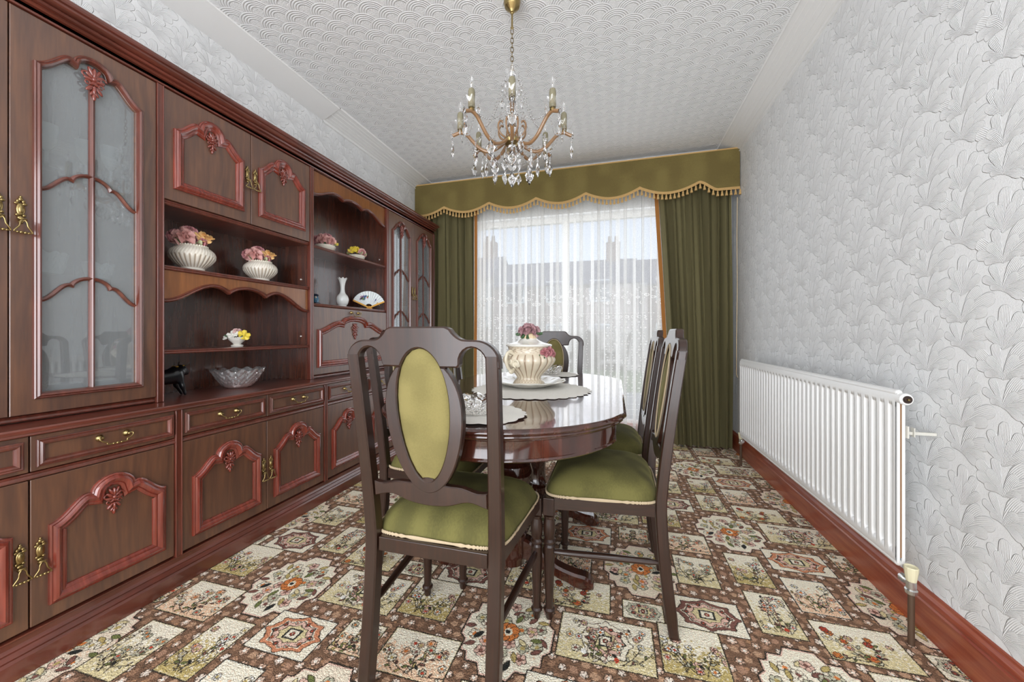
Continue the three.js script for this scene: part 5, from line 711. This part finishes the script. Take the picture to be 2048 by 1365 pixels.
// ---------------------------------------------------------------- on the table
{
  const lace = mat({ color: '#efece4', roughness: 0.95, bumpMap: texOf(256, 256, (x, y) => 0.5 + 0.25 * sin(x * 2 * PI * 32) + 0.25 * sin(y * 2 * PI * 32), { rx: 1 / 0.12, ry: 1 / 0.12 }), bumpScale: 0.0015, side: THREE.DoubleSide });
  const doily = (rx, rz, lobes, wob) => { const g = grid(lobes * 10, 10, (u, v) => { const a = u * 2 * PI, s = 1 + (v > 0.85 ? 0.055 * Math.abs(sin(lobes * a / 2)) * (v - 0.85) / 0.15 : 0), q = v * s; return [rx * q * cos(a), 0.0022 + wob * v * v * (0.5 + 0.5 * sin(5 * a + 1)), rz * q * sin(a)]; }); planeUV(g, (x, y, z) => [x, z]); return g; };
  mono('doily', doily(0.262, 0.262, 34, 0.001), lace, 'large round lace doily under the tureen plate', 'doily', [-0.375, TY, -1.69]);
  mono('doily', doily(0.142, 0.142, 20, 0.004), lace, 'small lace doily under the glass dish nearest the camera', 'doily', [-0.415, TY, -1.125]);
  mono('doily', doily(0.142, 0.142, 20, 0.003), lace, 'small lace doily under the glass dish behind the tureen', 'doily', [-0.365, TY, -2.345]);
  const dish = cutBowl(0.045, 0.062, 0.05, 10, 0.12, 0.009, 80);
  mono('glass_dish', dish, M.crystal, 'cut-glass dish on the small doily nearest the camera', 'dish', [-0.43, TY + 0.0075, -1.125]);
  mono('glass_dish', dish, M.crystal, 'cut-glass dish on the doily behind the tureen', 'dish', [-0.385, TY + 0.0065, -2.345]);
  const pz = -1.775, px = -0.405, py = TY + 0.004;
  const cream = mat({ color: '#e6e3da', roughness: 0.22, clearcoat: 0.8, clearcoatRoughness: 0.08 });
  const pl = thing('serving_plate', 'wide cream china plate with a rippled rim under the tureen', 'plate', [px, py, pz]);
  const pprof = [[0, 0], [0.085, 0], [0.09, 0.003], [0.10, 0.006], [0.145, 0.020], [0.176, 0.030], [0.178, 0.033], [0.172, 0.034], [0.14, 0.025], [0.10, 0.012], [0.085, 0.009], [0, 0.009]];
  part('dish', grid(96, pprof.length - 1, (u, v) => { const [r, h] = pprof[Math.round(v * (pprof.length - 1))], a = u * 2 * PI, k = Math.max(0, (r - 0.1) / 0.08), q = r * (1 + 0.02 * k * cos(16 * a)); return [q * cos(a), h + 0.0015 * k * cos(16 * a), q * sin(a)]; }), cream, pl);
  const relief = []; for (let i = 0; i < 16; i++) { const a = i / 16 * 2 * PI; relief.push(at(ball(0.012, 0, 0, 0, 8, 5, 1.4, 0.18, 0.6), 0.146 * cos(a), 0.0265, 0.146 * sin(a), 0, -a, 0.3)); } part('rim_relief', relief, cream, pl);
  // tureen: lobed body with brown-stained grooves
  const T = thing('soup_tureen', 'cream lobed china tureen with roses on its lid, on the plate', 'tureen', [px, py + 0.0098, pz], toCam(px, pz));
  const glaze = mat({ color: '#ffffff', vertexColors: true, roughness: 0.26, clearcoat: 0.7, clearcoatRoughness: 0.1 });
  const prof = smooth([[0.074, 0], [0.076, 0.006], [0.070, 0.018], [0.060, 0.028], [0.060, 0.040], [0.078, 0.062], [0.106, 0.088], [0.124, 0.112], [0.122, 0.132], [0.104, 0.150], [0.098, 0.158], [0.099, 0.176], [0.104, 0.186]], 64), NL = 20;
  const cols = [], pale = [0.74, 0.65, 0.50], brown = [0.24, 0.12, 0.05], swirl = noiseAt(64, 16, 91);
  const body = grid(240, 64, (u, v) => { const [r, h] = prof[Math.round(v * 64)], a = u * 2 * PI, inL = h > 0.026 && h < 0.150, c = Math.abs(cos(NL * a / 2)), gr = inL ? Math.max(0, 1 - c * 2.6) : 0; const band = h > 0.154 && h < 0.184 ? 0.5 + 0.5 * sin(18 * a + 5 * sin(h * 300)) * cos(h * 420) : 0, foot = h < 0.026 ? 0.5 + 0.5 * sin(30 * a) * cos(h * 380) : 0, q = r * (1 + (inL ? 0.055 * (Math.pow(c, 0.6) - 0.6) * Math.min(1, (h - 0.026) / 0.02) * Math.min(1, (0.150 - h) / 0.012) : 0) + 0.022 * band + 0.02 * foot); const k = Math.min(1, Math.max(0, gr * 0.95 + (band > 0 ? Math.pow(1 - band, 4) * 0.9 : 0) + (foot > 0 ? Math.pow(1 - foot, 3) * 0.5 : 0) + 0.10 * swirl(u * 64, v * 16))); cols.push(pale[0] + (brown[0] - pale[0]) * k, pale[1] + (brown[1] - pale[1]) * k, pale[2] + (brown[2] - pale[2]) * k); return [q * cos(a), h, q * sin(a) * 0.9]; });
  body.setAttribute('color', new THREE.Float32BufferAttribute(cols, 3)); part('body', body, glaze, T);
  part('lid', lathe(smooth([[0.110, 0.186], [0.112, 0.190], [0.108, 0.195], [0.090, 0.199], [0.062, 0.208], [0.040, 0.222], [0.030, 0.238], [0.020, 0.248], [0, 0.250]], 26), 64, 0.6).scale(1, 1, 0.9), cream, T);
  const lidFl = part('lid_knob', grid(60, 8, (u, v) => { const a = u * 2 * PI, q = (0.042 - 0.014 * v) * (1 + 0.05 * Math.abs(cos(6 * a))); return [q * cos(a), 0.212 + 0.036 * v, q * sin(a) * 0.9]; }), mat({ color: '#dcc7a2', roughness: 0.35 }), T);
  for (const [x, y, z, s] of [[-0.024, 0.262, 0.012, 0.030], [0.006, 0.268, 0.012, 0.032], [0.030, 0.262, 0.006, 0.028], [-0.006, 0.276, -0.012, 0.028]]) blossom(T, 'rose', ROSE, petalM.dusk, x, y, z, s, 0.75, x * 18);
  for (const [x, a] of [[-0.006, 0], [-0.034, -0.8], [0.036, 0.9], [-0.02, -0.3]]) blossom(T, 'leaf', LEAF, petalM.dark, x, 0.248, 0.026, 0.032, 1.5, a);
  for (const [x, y, z, s] of [[0.074, 0.158, 0.066, 0.026], [0.098, 0.164, 0.045, 0.024], [0.108, 0.152, 0.026, 0.022]]) blossom(T, 'rose', ROSE, petalM.rose, x, y, z, s, 1.0, 0.8);
  for (const [x, z, a] of [[0.056, 0.078, 0.3], [0.050, 0.084, -0.2], [0.09, 0.05, 1.2]]) blossom(T, 'leaf', LEAF, petalM.dark, x, 0.150, z, 0.03, 1.3, a);
  const hand = (s) => [tube([[s * 0.096, 0.150, 0], [s * 0.130, 0.160, 0], [s * 0.146, 0.130, 0], [s * 0.134, 0.090, 0], [s * 0.106, 0.070, 0], [s * 0.098, 0.082, 0]], 0.0075, 36, 10), at(ball(0.016, 0, 0, 0, 12, 8, 1, 0.8, 0.6), s * 0.112, 0.070, 0), at(new THREE.TorusGeometry(0.012, 0.004, 8, 16, 5), s * 0.118, 0.156, 0)];
  const h1 = part('handle', hand(1), mat({ color: '#e2d8c0', roughness: 0.3, clearcoat: 0.6 }), T); const h2 = part('handle', hand(-1), h1.material, T); h2.rotation.y = 0.75; h1.rotation.y = 0.75;
  const cartouche = part('scroll_relief', [at(ball(0.03, 0, 0, 0, 16, 10, 1.3, 0.6, 0.35), 0, 0, 0), at(new THREE.TorusGeometry(0.016, 0.005, 8, 20, 5.2), 0.018, 0.004, 0.009), at(new THREE.TorusGeometry(0.011, 0.004, 8, 20, 5.2), -0.022, 0.004, 0.008, 0, 0, 2)], h1.material, T); cartouche.position.set(-0.070, 0.108, 0.088); cartouche.rotation.y = -0.65; cartouche.rotation.z = -0.25;
}
shade(scene);
renderer.render(scene, camera);
